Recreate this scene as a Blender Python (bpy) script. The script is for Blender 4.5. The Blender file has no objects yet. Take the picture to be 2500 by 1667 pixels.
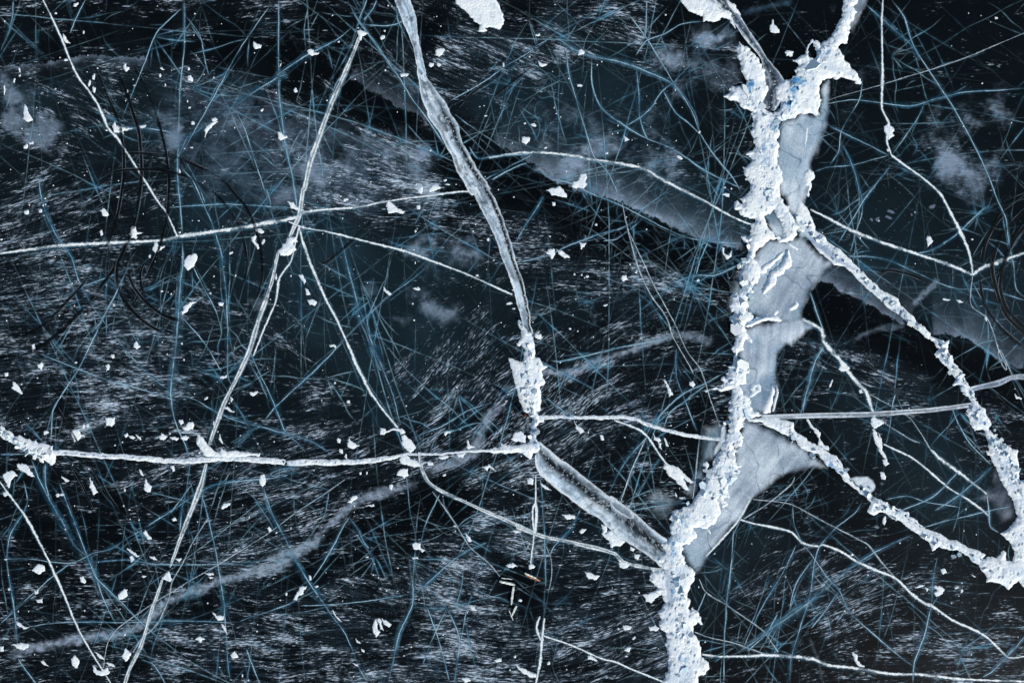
import bpy, bmesh, math, random
import numpy as np
from mathutils import Vector

# ---------------------------------------------------------------- camera, sky, sun, exposure
S = 30.0                      # native photo pixels per metre on the ice
CX, CY = 1250.0, 833.5
scene = bpy.context.scene
COL = scene.collection
cam_d = bpy.data.cameras.new("camera"); cam = bpy.data.objects.new("camera", cam_d)
COL.objects.link(cam); scene.camera = cam
cam.location = (0, 0, 55.56); cam_d.sensor_width = 36.0; cam_d.lens = 24.0
cam_d.clip_start = 0.5; cam_d.clip_end = 5000.0
EL = math.radians(25.0)
sun_dir = Vector((0.73, -0.68, 0)).normalized() * math.cos(EL) + Vector((0, 0, math.sin(EL)))
world = bpy.data.worlds.new("World"); scene.world = world; world.use_nodes = True
nt = world.node_tree
sky = nt.nodes.new("ShaderNodeTexSky"); sky.sky_type = 'NISHITA'; sky.sun_disc = False
sky.sun_elevation = EL; sky.sun_rotation = math.atan2(sun_dir.x, sun_dir.y)
bg = nt.nodes["Background"]; bg.inputs["Strength"].default_value = 0.105
nt.links.new(sky.outputs[0], bg.inputs["Color"])
sd = bpy.data.lights.new("sun", 'SUN'); sd.energy = 4.3; sd.angle = math.radians(0.5); sd.color = (1.0, 0.93, 0.84)
so = bpy.data.objects.new("sun", sd); COL.objects.link(so)
so.rotation_euler = (-sun_dir).to_track_quat('-Z', 'Y').to_euler()
scene.view_settings.view_transform = 'Standard'; scene.view_settings.look = 'None'
scene.view_settings.gamma = 1.0
scene.view_settings.exposure = 0.38
scene.render.engine = 'CYCLES'
scene.cycles.transparent_max_bounces = 32
scene.cycles.max_bounces = 5

# ---------------------------------------------------------------- helpers
rng = np.random.default_rng(7)
F7 = 700 / 2195.0; F3 = 350 / 2195.0
TILE = {}
for r_, y_ in zip("ABCD", (0, 400, 800, 1167)):
    for c_, x_ in zip("1234", (0, 600, 1200, 1800)):
        TILE[r_ + c_] = (x_, y_, F7)
TILE.update(R1=(1800, 0, F3), R2=(1750, 150, F3), R3=(1750, 380, F3), R4=(1750, 600, F3), R5=(1700, 820, F3),
            R6=(1600, 1020, F3), R7=(1550, 1230, 350 / 1254), R8=(1550, 1430, 350 / 1323), R9=(2250, 850, 250 / 896),
            RX=(2250, 1050, 250 / 560), N=(0, 0, 1.0))

def P(s):
    """'A1:x,y x,y B1:x,y' -> list of photo pixels"""
    out = []; t = 'N'
    for w in s.split():
        if ':' in w:
            t, w = w.split(':')
        x, y = w.split(',')
        ox, oy, f = TILE[t]
        out.append((ox + float(x) * f, oy + float(y) * f))
    return np.array(out)

def W2(px, py):
    return (np.asarray(px) - CX) / S, (CY - np.asarray(py)) / S

def hsh(ix, iy, seed):
    n = (ix.astype(np.int64) * 374761393 + iy.astype(np.int64) * 668265263 + seed * 1274126177) & 0xFFFFFFFF
    n = ((n ^ (n >> 13)) * 1103515245) & 0xFFFFFFFF
    n = ((n ^ (n >> 16)) * 2246822519) & 0xFFFFFFFF
    return ((n ^ (n >> 15)) & 0xFFFFFF) / float(0xFFFFFF)

def vn(x, y, seed=0):
    ix = np.floor(x); iy = np.floor(y); fx = x - ix; fy = y - iy
    fx = fx * fx * (3 - 2 * fx); fy = fy * fy * (3 - 2 * fy)
    ix = ix.astype(np.int64); iy = iy.astype(np.int64)
    a = hsh(ix, iy, seed); b = hsh(ix + 1, iy, seed); c = hsh(ix, iy + 1, seed); d = hsh(ix + 1, iy + 1, seed)
    return a + (b - a) * fx + (c - a) * fy + (a - b - c + d) * fx * fy

def fbm(x, y, sc, o=4, seed=0, g=0.5):
    """fractal noise 0..1, sc = size of largest feature in photo pixels"""
    s = 0; a = 1; t = 0
    x = np.asarray(x, float) / sc; y = np.asarray(y, float) / sc
    for k in range(o):
        s = s + a * vn(x, y, seed + 17 * k); t += a; a *= g
        x, y = x * 1.94 * 0.8 - y * 1.94 * 0.6 + 11.3, x * 1.94 * 0.6 + y * 1.94 * 0.8 + 5.7
    return s / t

def cells(x, y, sc, seed=0):
    """voronoi: (distance to nearest, second minus first, random value of the cell)"""
    x = np.asarray(x, float) / sc; y = np.asarray(y, float) / sc
    ix = np.floor(x).astype(np.int64); iy = np.floor(y).astype(np.int64)
    d1 = np.full(x.shape, 9.0); d2 = np.full(x.shape, 9.0); v = np.zeros(x.shape)
    for i in (-1, 0, 1):
        for j in (-1, 0, 1):
            cx = ix + i; cy = iy + j
            px = cx + 0.15 + 0.7 * hsh(cx, cy, seed); py = cy + 0.15 + 0.7 * hsh(cx, cy, seed + 5)
            d = np.hypot(px - x, py - y); h = hsh(cx, cy, seed + 9)
            n = d < d1
            d2 = np.where(n, d1, np.minimum(d2, d)); v = np.where(n, h, v); d1 = np.where(n, d, d1)
    return d1, d2 - d1, v

def ss(a, b, x):
    t = np.clip((x - a) / (b - a), 0, 1)
    return t * t * (3 - 2 * t)

ALB = np.array([0.96, 0.99, 0.92])     # albedos leaned away from the blue of the skylight
def lin(c):
    c = np.clip(np.asarray(c, float), 0, 1)
    return np.where(c <= 0.04045, c / 12.92, ((c + 0.055) / 1.055) ** 2.4) * ALB


def rgb(r, g, b):
    return np.array([r, g, b]) / 255.0

def mixc(a, b, t):
    return a + (b - a) * t[..., None]

def smooth_path(pts, step=2.0):
    pts = np.asarray(pts, float)
    if len(pts) < 2: return pts
    e = np.vstack([2 * pts[0] - pts[1], pts, 2 * pts[-1] - pts[-2]])
    out = []
    for i in range(1, len(e) - 2):
        p0, p1, p2, p3 = e[i - 1], e[i], e[i + 1], e[i + 2]
        L = max(np.hypot(*(p2 - p1)), 1e-6)
        m1 = (p2 - p0) / max(np.hypot(*(p2 - p0)), 1e-6) * L * 0.8
        m2 = (p3 - p1) / max(np.hypot(*(p3 - p1)), 1e-6) * L * 0.8
        n = max(int(L / step), 1)
        t = (np.arange(n) / n)[:, None]
        out.append((2*t**3 - 3*t**2 + 1)*p1 + (t**3 - 2*t**2 + t)*m1 + (-2*t**3 + 3*t**2)*p2 + (t**3 - t**2)*m2)
    out.append(pts[-1:])
    return np.vstack(out)

def dist_path(x, y, pts):
    """distance to a polyline, signed side (+ = right-hand side walking along it, y down), arc 0..1"""
    best = np.full(x.shape, 1e9); side = np.zeros(x.shape); arc = np.zeros(x.shape)
    seg = np.hypot(*(pts[1:] - pts[:-1]).T); cum = np.concatenate([[0], np.cumsum(seg)]); tot = cum[-1]
    for i in range(len(pts) - 1):
        ax, ay = pts[i]; bx, by = pts[i + 1]; dx, dy = bx - ax, by - ay; l2 = dx * dx + dy * dy + 1e-9
        t = np.clip(((x - ax) * dx + (y - ay) * dy) / l2, 0, 1)
        d = np.hypot(x - ax - t * dx, y - ay - t * dy)
        n = d < best
        best = np.where(n, d, best); side = np.where(n, np.sign(dx * (y - ay) - dy * (x - ax)), side)
        arc = np.where(n, (cum[i] + t * seg[i]) / tot, arc)
    return best, side, arc

def inside(x, y, poly):
    c = np.zeros(x.shape, bool); n = len(poly)
    for i in range(n):
        x1, y1 = poly[i]; x2, y2 = poly[(i + 1) % n]
        if y1 == y2: continue
        k = (y1 > y) != (y2 > y)
        c ^= k & (x < (x2 - x1) * (y - y1) / (y2 - y1) + x1)
    return c

def sdf(x, y, poly):
    pts = np.vstack([poly, poly[:1]]); sh = x.shape; x = x.ravel(); y = y.ravel()
    d2 = np.full(x.shape, 1e12)
    for i in range(len(pts) - 1):
        ax, ay = pts[i]; dx, dy = pts[i + 1] - pts[i]
        t = np.clip(((x - ax) * dx + (y - ay) * dy) / (dx * dx + dy * dy + 1e-9), 0, 1)
        d2 = np.minimum(d2, (x - ax - t * dx) ** 2 + (y - ay - t * dy) ** 2)
    d = np.sqrt(d2)
    return np.where(inside(x, y, poly), d, -d).reshape(sh)

def poly_union(x, y, polys, holes=()):
    d = None
    for p in polys:
        q = sdf(x, y, p); d = q if d is None else np.maximum(d, q)
    for p in holes: d = np.minimum(d, -sdf(x, y, p))
    return d

# ---------------------------------------------------------------- materials (all procedural)
def mat_surface(name, rough=0.6, spec=0.3, bump_m=0.12, bump=0.25, var=0.12, alpha=False, sss=0.0):
    m = bpy.data.materials.new(name); m.use_nodes = True; t = m.node_tree; N = t.nodes; L = t.links
    b = N["Principled BSDF"]; out = N["Material Output"]
    b.inputs["Roughness"].default_value = rough; b.inputs["Specular IOR Level"].default_value = spec
    at = N.new("ShaderNodeAttribute"); at.attribute_name = "tone"
    tc = N.new("ShaderNodeTexCoord"); mp = N.new("ShaderNodeMapping"); L.new(tc.outputs["Object"], mp.inputs[0])
    n1 = N.new("ShaderNodeTexNoise"); n1.inputs["Scale"].default_value = 1 / bump_m; n1.inputs["Detail"].default_value = 5
    n1.inputs["Roughness"].default_value = 0.65
    L.new(mp.outputs[0], n1.inputs["Vector"])
    mr = N.new("ShaderNodeMapRange"); mr.inputs[3].default_value = 1 - var; mr.inputs[4].default_value = 1 + var
    mr.inputs[1].default_value = 0.25; mr.inputs[2].default_value = 0.75
    L.new(n1.outputs["Fac"], mr.inputs[0])
    vm = N.new("ShaderNodeVectorMath"); vm.operation = 'SCALE'
    L.new(at.outputs["Color"], vm.inputs[0]); L.new(mr.outputs[0], vm.inputs["Scale"])
    L.new(vm.outputs[0], b.inputs["Base Color"])
    bp = N.new("ShaderNodeBump"); bp.inputs["Strength"].default_value = bump; bp.inputs["Distance"].default_value = 0.03
    L.new(n1.outputs["Fac"], bp.inputs["Height"]); L.new(bp.outputs[0], b.inputs["Normal"])
    if sss: b.inputs["Subsurface Weight"].default_value = sss
    if alpha:
        tr = N.new("ShaderNodeBsdfTransparent"); mx = N.new("ShaderNodeMixShader")
        mu = N.new("ShaderNodeMath"); mu.operation = 'MULTIPLY'; mu.use_clamp = True
        L.new(at.outputs["Alpha"], mu.inputs[0]); L.new(mr.outputs[0], mu.inputs[1])
        L.new(mu.outputs[0], mx.inputs[0]); L.new(tr.outputs[0], mx.inputs[1]); L.new(b.outputs[0], mx.inputs[2])
        L.new(mx.outputs[0], out.inputs["Surface"])
    return m

def mat_plain(name, c, rough=0.8, var=0.25, sc=14.0, spec=0.2):
    m = bpy.data.materials.new(name); m.use_nodes = True; t = m.node_tree; N = t.nodes; L = t.links
    b = N["Principled BSDF"]; b.inputs["Roughness"].default_value = rough; b.inputs["Specular IOR Level"].default_value = spec
    n1 = N.new("ShaderNodeTexNoise"); n1.inputs["Scale"].default_value = sc; n1.inputs["Detail"].default_value = 4
    cr = N.new("ShaderNodeValToRGB"); c = lin(c)
    cr.color_ramp.elements[0].position = 0.3; cr.color_ramp.elements[1].position = 0.7
    cr.color_ramp.elements[0].color = (*(c * (1 - var)), 1); cr.color_ramp.elements[1].color = (*np.minimum(c * (1 + var), 1), 1)
    tc = N.new("ShaderNodeTexCoord"); L.new(tc.outputs["Object"], n1.inputs["Vector"])
    L.new(n1.outputs["Fac"], cr.inputs[0]); L.new(cr.outputs[0], b.inputs["Base Color"])
    bp = N.new("ShaderNodeBump"); bp.inputs["Strength"].default_value = 0.3; bp.inputs["Distance"].default_value = 0.01
    L.new(n1.outputs["Fac"], bp.inputs["Height"]); L.new(bp.outputs[0], b.inputs["Normal"])
    return m

M_ICE = mat_surface("lake ice", rough=0.3, spec=0.05, bump_m=0.16, bump=0.04, var=0.22)
M_FRAC = mat_surface("fracture ice", rough=0.5, spec=0.15, bump_m=0.10, bump=0.10, var=0.35, alpha=True)
M_BAND = mat_surface("healed ice", rough=0.35, spec=0.25, bump_m=0.14, bump=0.25, var=0.16, alpha=True)
M_SNOW = mat_surface("wind packed snow", rough=0.85, spec=0.1, bump_m=0.20, bump=0.2, var=0.04)
M_RIDGE = mat_surface("ridge snow and ice", rough=0.75, spec=0.15, bump_m=0.30, bump=0.12, var=0.05)

# ---------------------------------------------------------------- mesh output
def mesh_obj(name, co, quads, mat, tone=None, parent=None, loc=None, smooth=True):
    """co Nx3 world metres; quads Mx4 indices; tone Nx4 linear rgba"""
    co = np.array(co, np.float32)
    if loc is None: loc = np.array([co[:, 0].mean(), co[:, 1].mean(), 0.0])
    co = co - np.array(loc, np.float32)
    me = bpy.data.meshes.new(name); n = len(co); k = quads.shape[1]; q = np.asarray(quads, np.int32)
    me.vertices.add(n); me.vertices.foreach_set("co", co.ravel())
    me.loops.add(q.size); me.loops.foreach_set("vertex_index", q.ravel())
    me.polygons.add(len(q)); me.polygons.foreach_set("loop_start", np.arange(0, q.size, k, dtype=np.int32))
    me.polygons.foreach_set("loop_total", np.full(len(q), k, np.int32))
    me.update(calc_edges=True)
    if smooth: me.polygons.foreach_set("use_smooth", np.ones(len(q), bool))
    if tone is not None:
        a = me.color_attributes.new("tone", 'FLOAT_COLOR', 'POINT')
        a.data.foreach_set("color", np.asarray(tone, np.float32).ravel())
    me.materials.append(mat)
    o = bpy.data.objects.new(name, me); COL.objects.link(o)
    if parent is None: o.location = loc
    else:
        o.parent = parent; o.location = Vector(loc) - parent.location
    return o

def tag(o, label=None, cat=None, group=None, kind=None):
    if label: o['label'] = label
    if cat: o['category'] = cat
    if group: o['group'] = group
    if kind: o['kind'] = kind
    return o

def strip_quads(nu, nv):
    i = np.arange(nu - 1)[:, None] * nv + np.arange(nv - 1)[None]
    i = i.ravel()
    return np.stack([i, i + nv, i + nv + 1, i + 1], 1)[:, ::-1]

CR = r"""
W|4|A1:330,0 415,170 490,340 540,470 600,590 690,710 750,800 790,890 830,980 900,1060 960,1150 1090,1350 1225,1568 B1:1260,350 1360,560|thin white crack slanting down from the top edge in the left part
W|7|B1:-20,690 400,635 820,605 1100,595 1280,577 1400,555 1830,490 2100,440 B2:0,485 300,430 390,410 430,378 560,355 870,330 1060,290|bright snow filled crack rising gently to the right across the upper left
W|4|B2:1060,290 1260,262 1450,240 1640,215 1730,215|thin white crack between the thick snow patch and the wide healed lead
M|6|A1:1408,-20 1405,380 1375,660 1365,980 1352,1240 1360,1420 B1:1380,350 1395,560|pale vertical crack dropping from the top edge to the rising white crack
M|9|B1:1395,560 1405,760 1385,950 1375,1230 1345,1500 C1:1340,300 1318,500 1330,640 1370,780 1425,900 1450,1000|wide pale vertical crack below the rising white crack, beside the tyre loops
M|6|A2:250,-20 245,330 250,700 270,900 300,1130 350,1350 385,1568 B2:395,400|straight pale crack falling from the top edge to the star shaped crossing
D|8|A2:870,290 820,420 760,560 720,650 650,810 600,950 560,1060 500,1230 450,1450 B2:440,200 410,400 370,490 340,560|white doubled crack from the upper knot of snow to the star shaped crossing
M|5|A2:760,560 700,620 650,740 630,830 590,960|
D|8|B2:250,670 200,900 100,1200 40,1400 0,1500 C1:1820,370 1740,530 1680,680 1600,900|white crack running down left from the large snow patch below the crossing
W|4|B2:410,480 380,600 350,740 260,880 230,1050 130,1290 60,1470|thin wavy branch running parallel to the white crack below the crossing
M|6|A2:780,0 860,150 940,260 1000,330 1100,480 1180,590 1280,760 1400,920 1540,1130|thin crack from the upper left knot down to the wide healed lead
W|5|B2:410,480 430,570 500,770 610,1030 700,1200 800,1420 860,1568 C2:890,370 960,500 1060,640 1165,765|long straight white crack running down right from the star shaped crossing
W|4|B2:330,445 440,487 620,520 900,590 1200,665 1430,745 1700,850 2040,1000|thin white crack sloping gently right from the crossing to the healed lead
D|7|C2:1330,950 1350,1080 1400,1180 1520,1260 1700,1340 1850,1410 2195,1560 D3:200,370 380,440 620,490 940,575 1010,640 1220,690 1310,695|stranded white crack curving down right to the foot of the main ridge
W|3|D2:1430,100 1600,340 1720,530 1870,660 1945,750|thin white crack leading down to the broken ice splinters
S|14|C3:360,690 450,685 750,690 1080,690 1200,745 1500,820 1790,865|thick smooth white crack between the snowy middle ridge and main ridge
W|4|C3:940,705 1130,780 1200,840 1330,1030 1400,1080|thin white crack branching down from the thick smooth crack
W|4|A4:1115,-20 1105,200 1110,400 1112,640 1108,830 1160,950 1145,1080 1180,1190|crinkled white crack dropping from the top edge, right of the main ridge
W|5|A4:1180,1190 1300,1280 1440,1380 B4:1560,240 1620,350 1690,480 1760,640 1795,780 1800,850|bowed white crack between the crinkled crack and the right hand junction
W|6|B4:560,350 700,420 830,490 1100,600 1370,690 1640,780 1800,850|rough dotted white crack sloping from the main ridge to the right hand junction
W|3|B4:1800,860 1790,1080 1910,1180 1960,1290 2000,1420 2060,1568 C4:2000,180 2070,290 2110,380|thin kinked white crack falling from the right hand junction
W|9|B4:1800,850 1870,800 2000,750 2230,670|rough white crack rising from the right hand junction to the right edge
M|4|B4:560,975 620,1150 660,1270|short pale crack hanging below the clear ice edge by the ridge
W|9|B4:500,1190 640,1270 670,1370 850,1568 C4:800,270 900,400 980,480 1010,560 1040,650|bumpy white crack curving down from the cloudy pool to the straight band
W|3|C4:1010,505 1220,625 1330,700 1400,800 1480,930 1560,1010|thin white crack crossing under the straight pale band
W|6|C4:1480,930 1560,1010 1700,1110 1910,1270|knobbly white crack running down right towards the right hand ridge
W|3|C4:1100,700 1160,750 1260,810 1340,860 1400,880|short thin white crack beside the small snowy crack end
W|4|C4:1120,890 1180,920 1330,990 1450,1080 1600,1210 1760,1310 1870,1390 1930,1445|thin white crack sloping down to the torn snow by the right ridge
M|7|C4:670,130 600,270 555,440 515,590 510,655|pale blue sided crack standing on the straight white band
W|5|D4:20,315 120,345 410,410 500,495 620,520 660,510 800,565 880,615 1050,700 1210,765 1340,890 1440,960 1490,975 1640,1080 1890,1200 2000,1300 2080,1370 2230,1355|long white crack winding across the lower right to the right edge
W|6|D3:1610,1345 1750,1362 2000,1358 D4:200,1352 400,1358 570,1380 700,1425 900,1450 1180,1495 1400,1500 1700,1535 2230,1555|long smooth white crack along the bottom edge at the lower right
W|3|D3:1555,1175 1650,1210 1890,1270 2070,1335|short white crack leaving the ridge and joining the smooth bottom crack
W|3|D3:1590,770 1640,870 1800,970 1920,1050 2080,1170 2195,1330|bowed thin white crack from the lower ridge to the smooth bottom crack
W|4|C4:440,830 380,950 230,1120 130,1250 0,1480 D3:1640,600|
W|3|C4:440,1140 420,1190 280,1310 200,1370 50,1460|thin white crack rising to the edge of the grey pool
W|3|D4:120,160 400,195 600,300 760,380 900,455 1000,510 1100,640 1215,765|thin white crack arching above the winding lower right crack
W|4|C3:340,1130 335,1568 D3:330,200 325,430 300,650|thin white vertical crack ending at the left of the broken splinters
M|7|C3:365,1130 390,1400 400,1568 D3:400,450 410,850|pale vertical crack dropping from below the middle ridge
W|3|D3:420,520 455,620 460,750 435,870|short white hook shaped crack right of the broken splinters
W|4|D3:370,1055 345,1140 380,1240|short white crack curving at the lower middle
W|5|D3:405,1070 385,1250 375,1380 340,1568|white vertical crack leaving the bottom edge at the middle
W|4|D3:400,1205 600,1270 850,1380 960,1410 1150,1490 1320,1560|thin white crack sloping right to the bottom end of the main ridge
M|4|C1:385,910 400,650 430,580 600,310 700,100 740,0 B1:700,1290 770,1200 900,950 960,830 990,720|thin bent crack rising from the left snow ridge towards the tyre loops
W|4|C1:-20,1150 60,1260 180,1420 265,1568 D1:380,640 460,820 520,960 570,1090 640,1230 720,1360 850,1568|long thin white crack slanting down through the lower left corner
D|8|C1:1580,1040 1530,1230 1400,1568 D1:1300,680|white crack dropping from the thick horizontal crack to the snowy knot
D|7|D1:1245,775 1150,1050 1080,1280 1000,1450 950,1590|white crack running from the snowy knot to the bottom edge
W|3|D1:1590,310 1470,500 1400,650 1320,790 1290,930 1200,1120 1080,1230 1020,1330|wavy thin crack running beside the snowy knot at the lower left
W|2.5|D2:760,10 600,120 400,250 200,400 0,530 D1:1700,640 1280,890 900,1150 830,1250 790,1450|fine straight scratch like crack crossing the frosty wavy swath
W|6|A3:-20,1208 200,1175 370,1168 600,1190 800,1225 1000,1255 1170,1295 1300,1370 1450,1450 1640,1545 B3:1850,410 2000,470|white crack arching across the grey floe into the main ridge
W|3|B3:1000,300 1030,450 1100,720 1150,860 1220,1010 1330,1160 1385,1310 C3:1450,180 1520,300 1545,350|thin crack with a dark side crossing the black lead downwards
W|2.5|B3:1040,500 1160,750 1260,960 1380,1180 1500,1440 C3:1600,320 1680,560 1750,760|fine straight crack right of the dark sided crack
M|4|A3:1030,90 1180,290 1340,550 1400,650 1490,760 1560,890 1590,1020 1700,1190 1850,1370 1920,1500|long thin crack through the grey floe beside the main ridge top
M|9|A3:480,270 600,350 690,400 800,430 1000,470 1120,510 1300,590 1390,640 1480,750 1560,900 1590,1010|broad pale arching crack on the grey floe, hung from a square snow lump
M|6|A3:570,330 585,560 620,700 680,890 730,1050 780,1200 830,1260 900,1340 940,1430 B3:940,170 980,290|pale crack running down the middle of the grey floe
M|4|A3:770,430 775,650 850,830 1040,970 1200,1060 1390,1140 1650,1310 1850,1410 1960,1460|thin pale crack sloping right under the arching crack
B|6|A3:1100,490 1120,700 1130,880 1160,1000 1200,1080|blue vertical fracture under the arching crack
B|5|A3:1020,970 1140,890 1220,820 1300,700 1400,620 1560,450|blue fracture rising right from the thin pale crack
B|5|A3:1180,290 1190,150 1190,0|blue vertical fracture touching the top edge above the grey floe
B|7|A3:1100,430 1180,310 1300,260 1460,180 1620,160|soft blue fracture near the top snow strip of the ridge
B|5|A3:1310,700 1400,860 1500,940 1590,1030|
M|8|A4:1170,-20 1280,130 1350,340 1470,530 1600,730 1720,920 1830,1140 1930,1350 B4:2000,280 2060,420 2085,600 2120,780 2140,960 2230,1040|wide pale blue crack sweeping down the right side of the picture
B|8|A4:990,50 1150,190 1340,370 1400,470|soft blue fracture under the upper end of the sweeping right crack
B|6|A4:640,800 900,760 1330,805 1560,740 1750,700 2000,690 2230,670|blue fracture running level across the upper right
W|2|A4:640,800 750,750 1100,650 1700,460 2230,240|fine straight line crack rising to the right edge at the upper right
B|9|A4:700,960 850,1030 1000,1100 1180,1190|soft blue fracture between the ridge and the crinkled crack
B|5|A4:590,1320 680,1290 880,1270 1000,1240 1160,1190|blue fracture running level from the ridge to the crinkled crack
B|5|A4:800,1080 900,1300 940,1450 B4:960,250 960,380 915,520 860,700|blue fracture crossing the dotted white crack
B|5|B4:1180,0 960,280 850,470 770,610|blue slanting fracture left of the dotted white crack
B|5|A4:960,600 940,760 800,1010 780,1160 700,1280|
B|4|A4:1430,780 1380,900 1180,1190|
B|6|B4:810,690 880,705 1000,705 1150,730 1300,790 1400,840 1550,910 1700,950 1900,950 2040,990 2230,1050|arched pale fracture below the dotted white crack
B|5|B4:1340,700 1500,660 1640,580 1750,480 1900,330|blue fracture rising towards the sweeping right crack
B|6|B4:1800,900 1880,1030 1980,1180 2195,1420|blue fracture falling from the junction through the right tyre arcs
M|5|B3:300,30 450,110 600,150 740,220 860,270 980,320 1160,410 1330,500 1500,570 1700,600 1950,615|pale blue crack following the edge of the black lead to the ridge
B|5|B3:1160,410 1000,500 900,520 740,580 600,630 450,700 200,760|blue fracture crossing the black lead from the healed lead
B|4|B3:1160,410 960,570 850,590|
B|6|B3:1400,900 1570,850 1700,850 1850,790 1930,740|blue forked fracture beside the main ridge in the black lead
B|4|B3:1570,850 1600,740 1660,600|
B|6|B3:410,240 340,360 240,510 190,600|blue fracture left of the white kite shaped patch
M|4|C3:440,250 520,262 700,225 900,175 1150,120 1380,80|fine white crack along the misty swath right of the middle ridge
B|8|B1:1370,10 1480,130 1570,320 1650,500 1710,700 1725,850 1740,1050 1755,1300 C1:1745,250 1750,380 1790,460|long blue fracture inside the big tyre loop
B|8|B1:280,50 310,260 350,400 430,560 540,720 600,900 690,1070 780,1200 880,1330 1000,1480 C1:960,180 1140,370 1310,495|long blue fracture crossing the left tyre tracks
B|6|C1:1340,500 1500,550 1660,640 1800,700 2000,760 C2:0,720 300,800 500,860 600,920 690,980|pale blue fracture sloping down to the thick horizontal crack
B|9|B2:700,500 740,640 810,950 890,1210 1040,1568 C2:960,140 1050,350 1120,520 1170,700 1195,770|long blue fracture right of the long straight white crack
B|6|B2:1430,750 1300,870 1120,1000 890,1215 550,1568 C2:370,480 230,610 120,750|blue fracture slanting down left through the slate floe
B|9|C2:120,740 0,800 C1:1900,800 1780,890|
B|5|C2:60,240 130,390 200,520 250,650 300,780 400,880 470,960|blue fracture falling to the thick crack, left of the slate floe
B|11|A1:870,980 1100,990 1280,1020 1430,1060 1600,960 1770,850 1950,720 2195,560 A2:250,580 480,430 700,310 850,190|broad blue fracture rising from the left snow wedge to the upper knot
B|6|A1:1440,1040 1380,1180 1350,1240|
B|5|A1:1420,1240 1500,1400 1570,1568|
B|7|A2:880,180 980,190 1100,190 1200,150 1160,90|teal fracture linking the upper knot with the wide healed lead
M|5|A2:870,150 910,60 930,0|
B|5|A2:900,160 960,70 1000,0|
B|9|C1:1090,1550 1400,1350 1640,1210 1950,1170 2195,1130 C2:200,1120 380,1070 460,1040|broad blue fracture curving below the thick horizontal crack
B|8|D1:0,610 200,610 400,635 560,640 700,570 850,530 1000,440 1110,380|broad teal fracture entering from the left edge at the lower left
B|12|C1:230,990 300,1180 430,1420 510,1568 D1:560,520 660,610 720,740 760,860 820,1000 900,1140|long blue fracture falling from the left snow ridge
M|6|C1:355,1040 360,1200 380,1290|
B|6|D1:440,0 500,180 580,380 660,590 740,770 900,930 1050,1080 1200,1210 1400,1360|blue fracture in the lower left, nearly straight
B|5|D1:180,0 210,200 80,450 60,640 110,950 140,1300|faint blue fracture close to the left edge
B|5|D1:0,1120 130,1000 400,760 560,640|
B|4|D1:640,640 1000,620 1180,650 1700,650 2100,620|level teal fracture through the splintered snow scraps
B|4|D1:200,1140 480,1105 1000,1105 1400,1095 1830,1105|level fine teal fracture low in the left part
B|7|D1:1540,90 1600,300 1660,560 1700,800 1730,1000 1740,1300 1770,1568|blue vertical fracture right of the wavy thin crack
B|9|D1:2000,30 2080,280 2195,510 D2:330,560 480,810 600,990 760,1200 830,1370 870,1470 950,1590|long blue fracture running to the bottom edge past the blue star
B|7|D2:500,780 650,540 740,370 800,290|blue fracture rising right from the blue star
B|5|D2:790,300 860,400 900,490 945,545|
B|5|D2:490,800 360,950 150,1030 0,1080 D1:1830,1100|
B|7|D2:1225,-20 1250,220 1300,470|blue fracture dropping to the round snow lump
B|5|D2:1490,120 1380,350 1340,500|blue fracture leaning towards the round snow lump from the right
M|15|D2:1290,540 1270,750 1270,960 1180,1150 1130,1350 1080,1590|broad milky blue fracture below the round snow lump
B|6|D2:1280,890 1380,800 1560,640 1710,540 1860,480|blue fracture rising right from the milky fracture
B|4|D2:1270,880 900,940 600,965 400,970|long thin blue fracture left of the milky fracture
B|5|D2:1275,980 1400,985 1540,985|
B|4|D2:1540,985 1450,1170 1350,1430|
B|4|D2:1380,800 1480,920 1540,985|
B|4|D2:1380,980 1460,1200 1560,1560|
B|5|D2:1540,985 1620,1150 1640,1250 1600,1568|
B|4|D2:1730,880 1690,1000 1640,1260|
B|7|D4:430,180 440,350 500,490 580,590 680,740 790,860 860,1010 1050,1190 1260,1370 1400,1470|long blue fracture below the grey pool, running down right
B|8|D4:960,160 900,260 740,380 620,520 580,640 560,800 520,1000 440,1250 400,1400 400,1590|blue fracture from the lower ridge arm down to the bottom edge
B|14|D4:1350,430 1100,550 940,650 740,800 500,1000 300,1140 100,1280 0,1340|broad cyan fracture slanting under the winding white crack
B|9|D4:1530,590 1490,780 1480,950 1420,1200 1350,1400 1340,1590|wide soft blue fracture left of the ragged snow group
B|9|D4:2230,1180 2080,1360 1960,1480 1870,1530|broad blue fracture in the lower right corner
B|5|D4:450,500 360,680 260,850 150,1050 40,1300|
B|5|D4:590,600 450,820 400,1000|
B|4|D4:780,850 640,1050 560,1150|
B|5|C4:1640,600 1700,740 1800,900 1950,1050|blue fracture below the straight band, falling to the right ridge
B|11|C4:1960,1050 1800,1180 1640,1300 1500,1400|broad blue fracture left of the right hand ridge
B|5|C4:1130,1310 1300,1280 1450,1330 1700,1370|
B|6|C4:1200,1420 1500,1300 1700,1100|
B|6|C4:1740,1200 1700,1400 1650,1568|
B|5|C4:1320,1560 1600,1480 2100,1370|pale fracture crossing to the torn snow by the right ridge
M|5|C4:1910,1270 1930,1400 1935,1500 1950,1530 2010,1568|short pale crack hanging from the knobbly white crack
B|5|C4:1210,500 1180,600 1160,760 1130,900|
W|3|C3:1180,850 1080,1070 1000,1300 985,1340|thin white crack pointing down to the double edged lead
B|7|C3:1200,820 1030,1010 960,1120 890,1280|blue fracture left of the thin white pointing crack
B|6|C3:1290,1000 1210,1130 1110,1300|blue fracture right of the thin white pointing crack
M|5|C3:1760,350 1620,430 1480,490 1300,650 1200,820|pale crack rising right to the spiky tongue of the ridge
B|5|C3:1640,440 1480,570 1370,650 1320,760|
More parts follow.
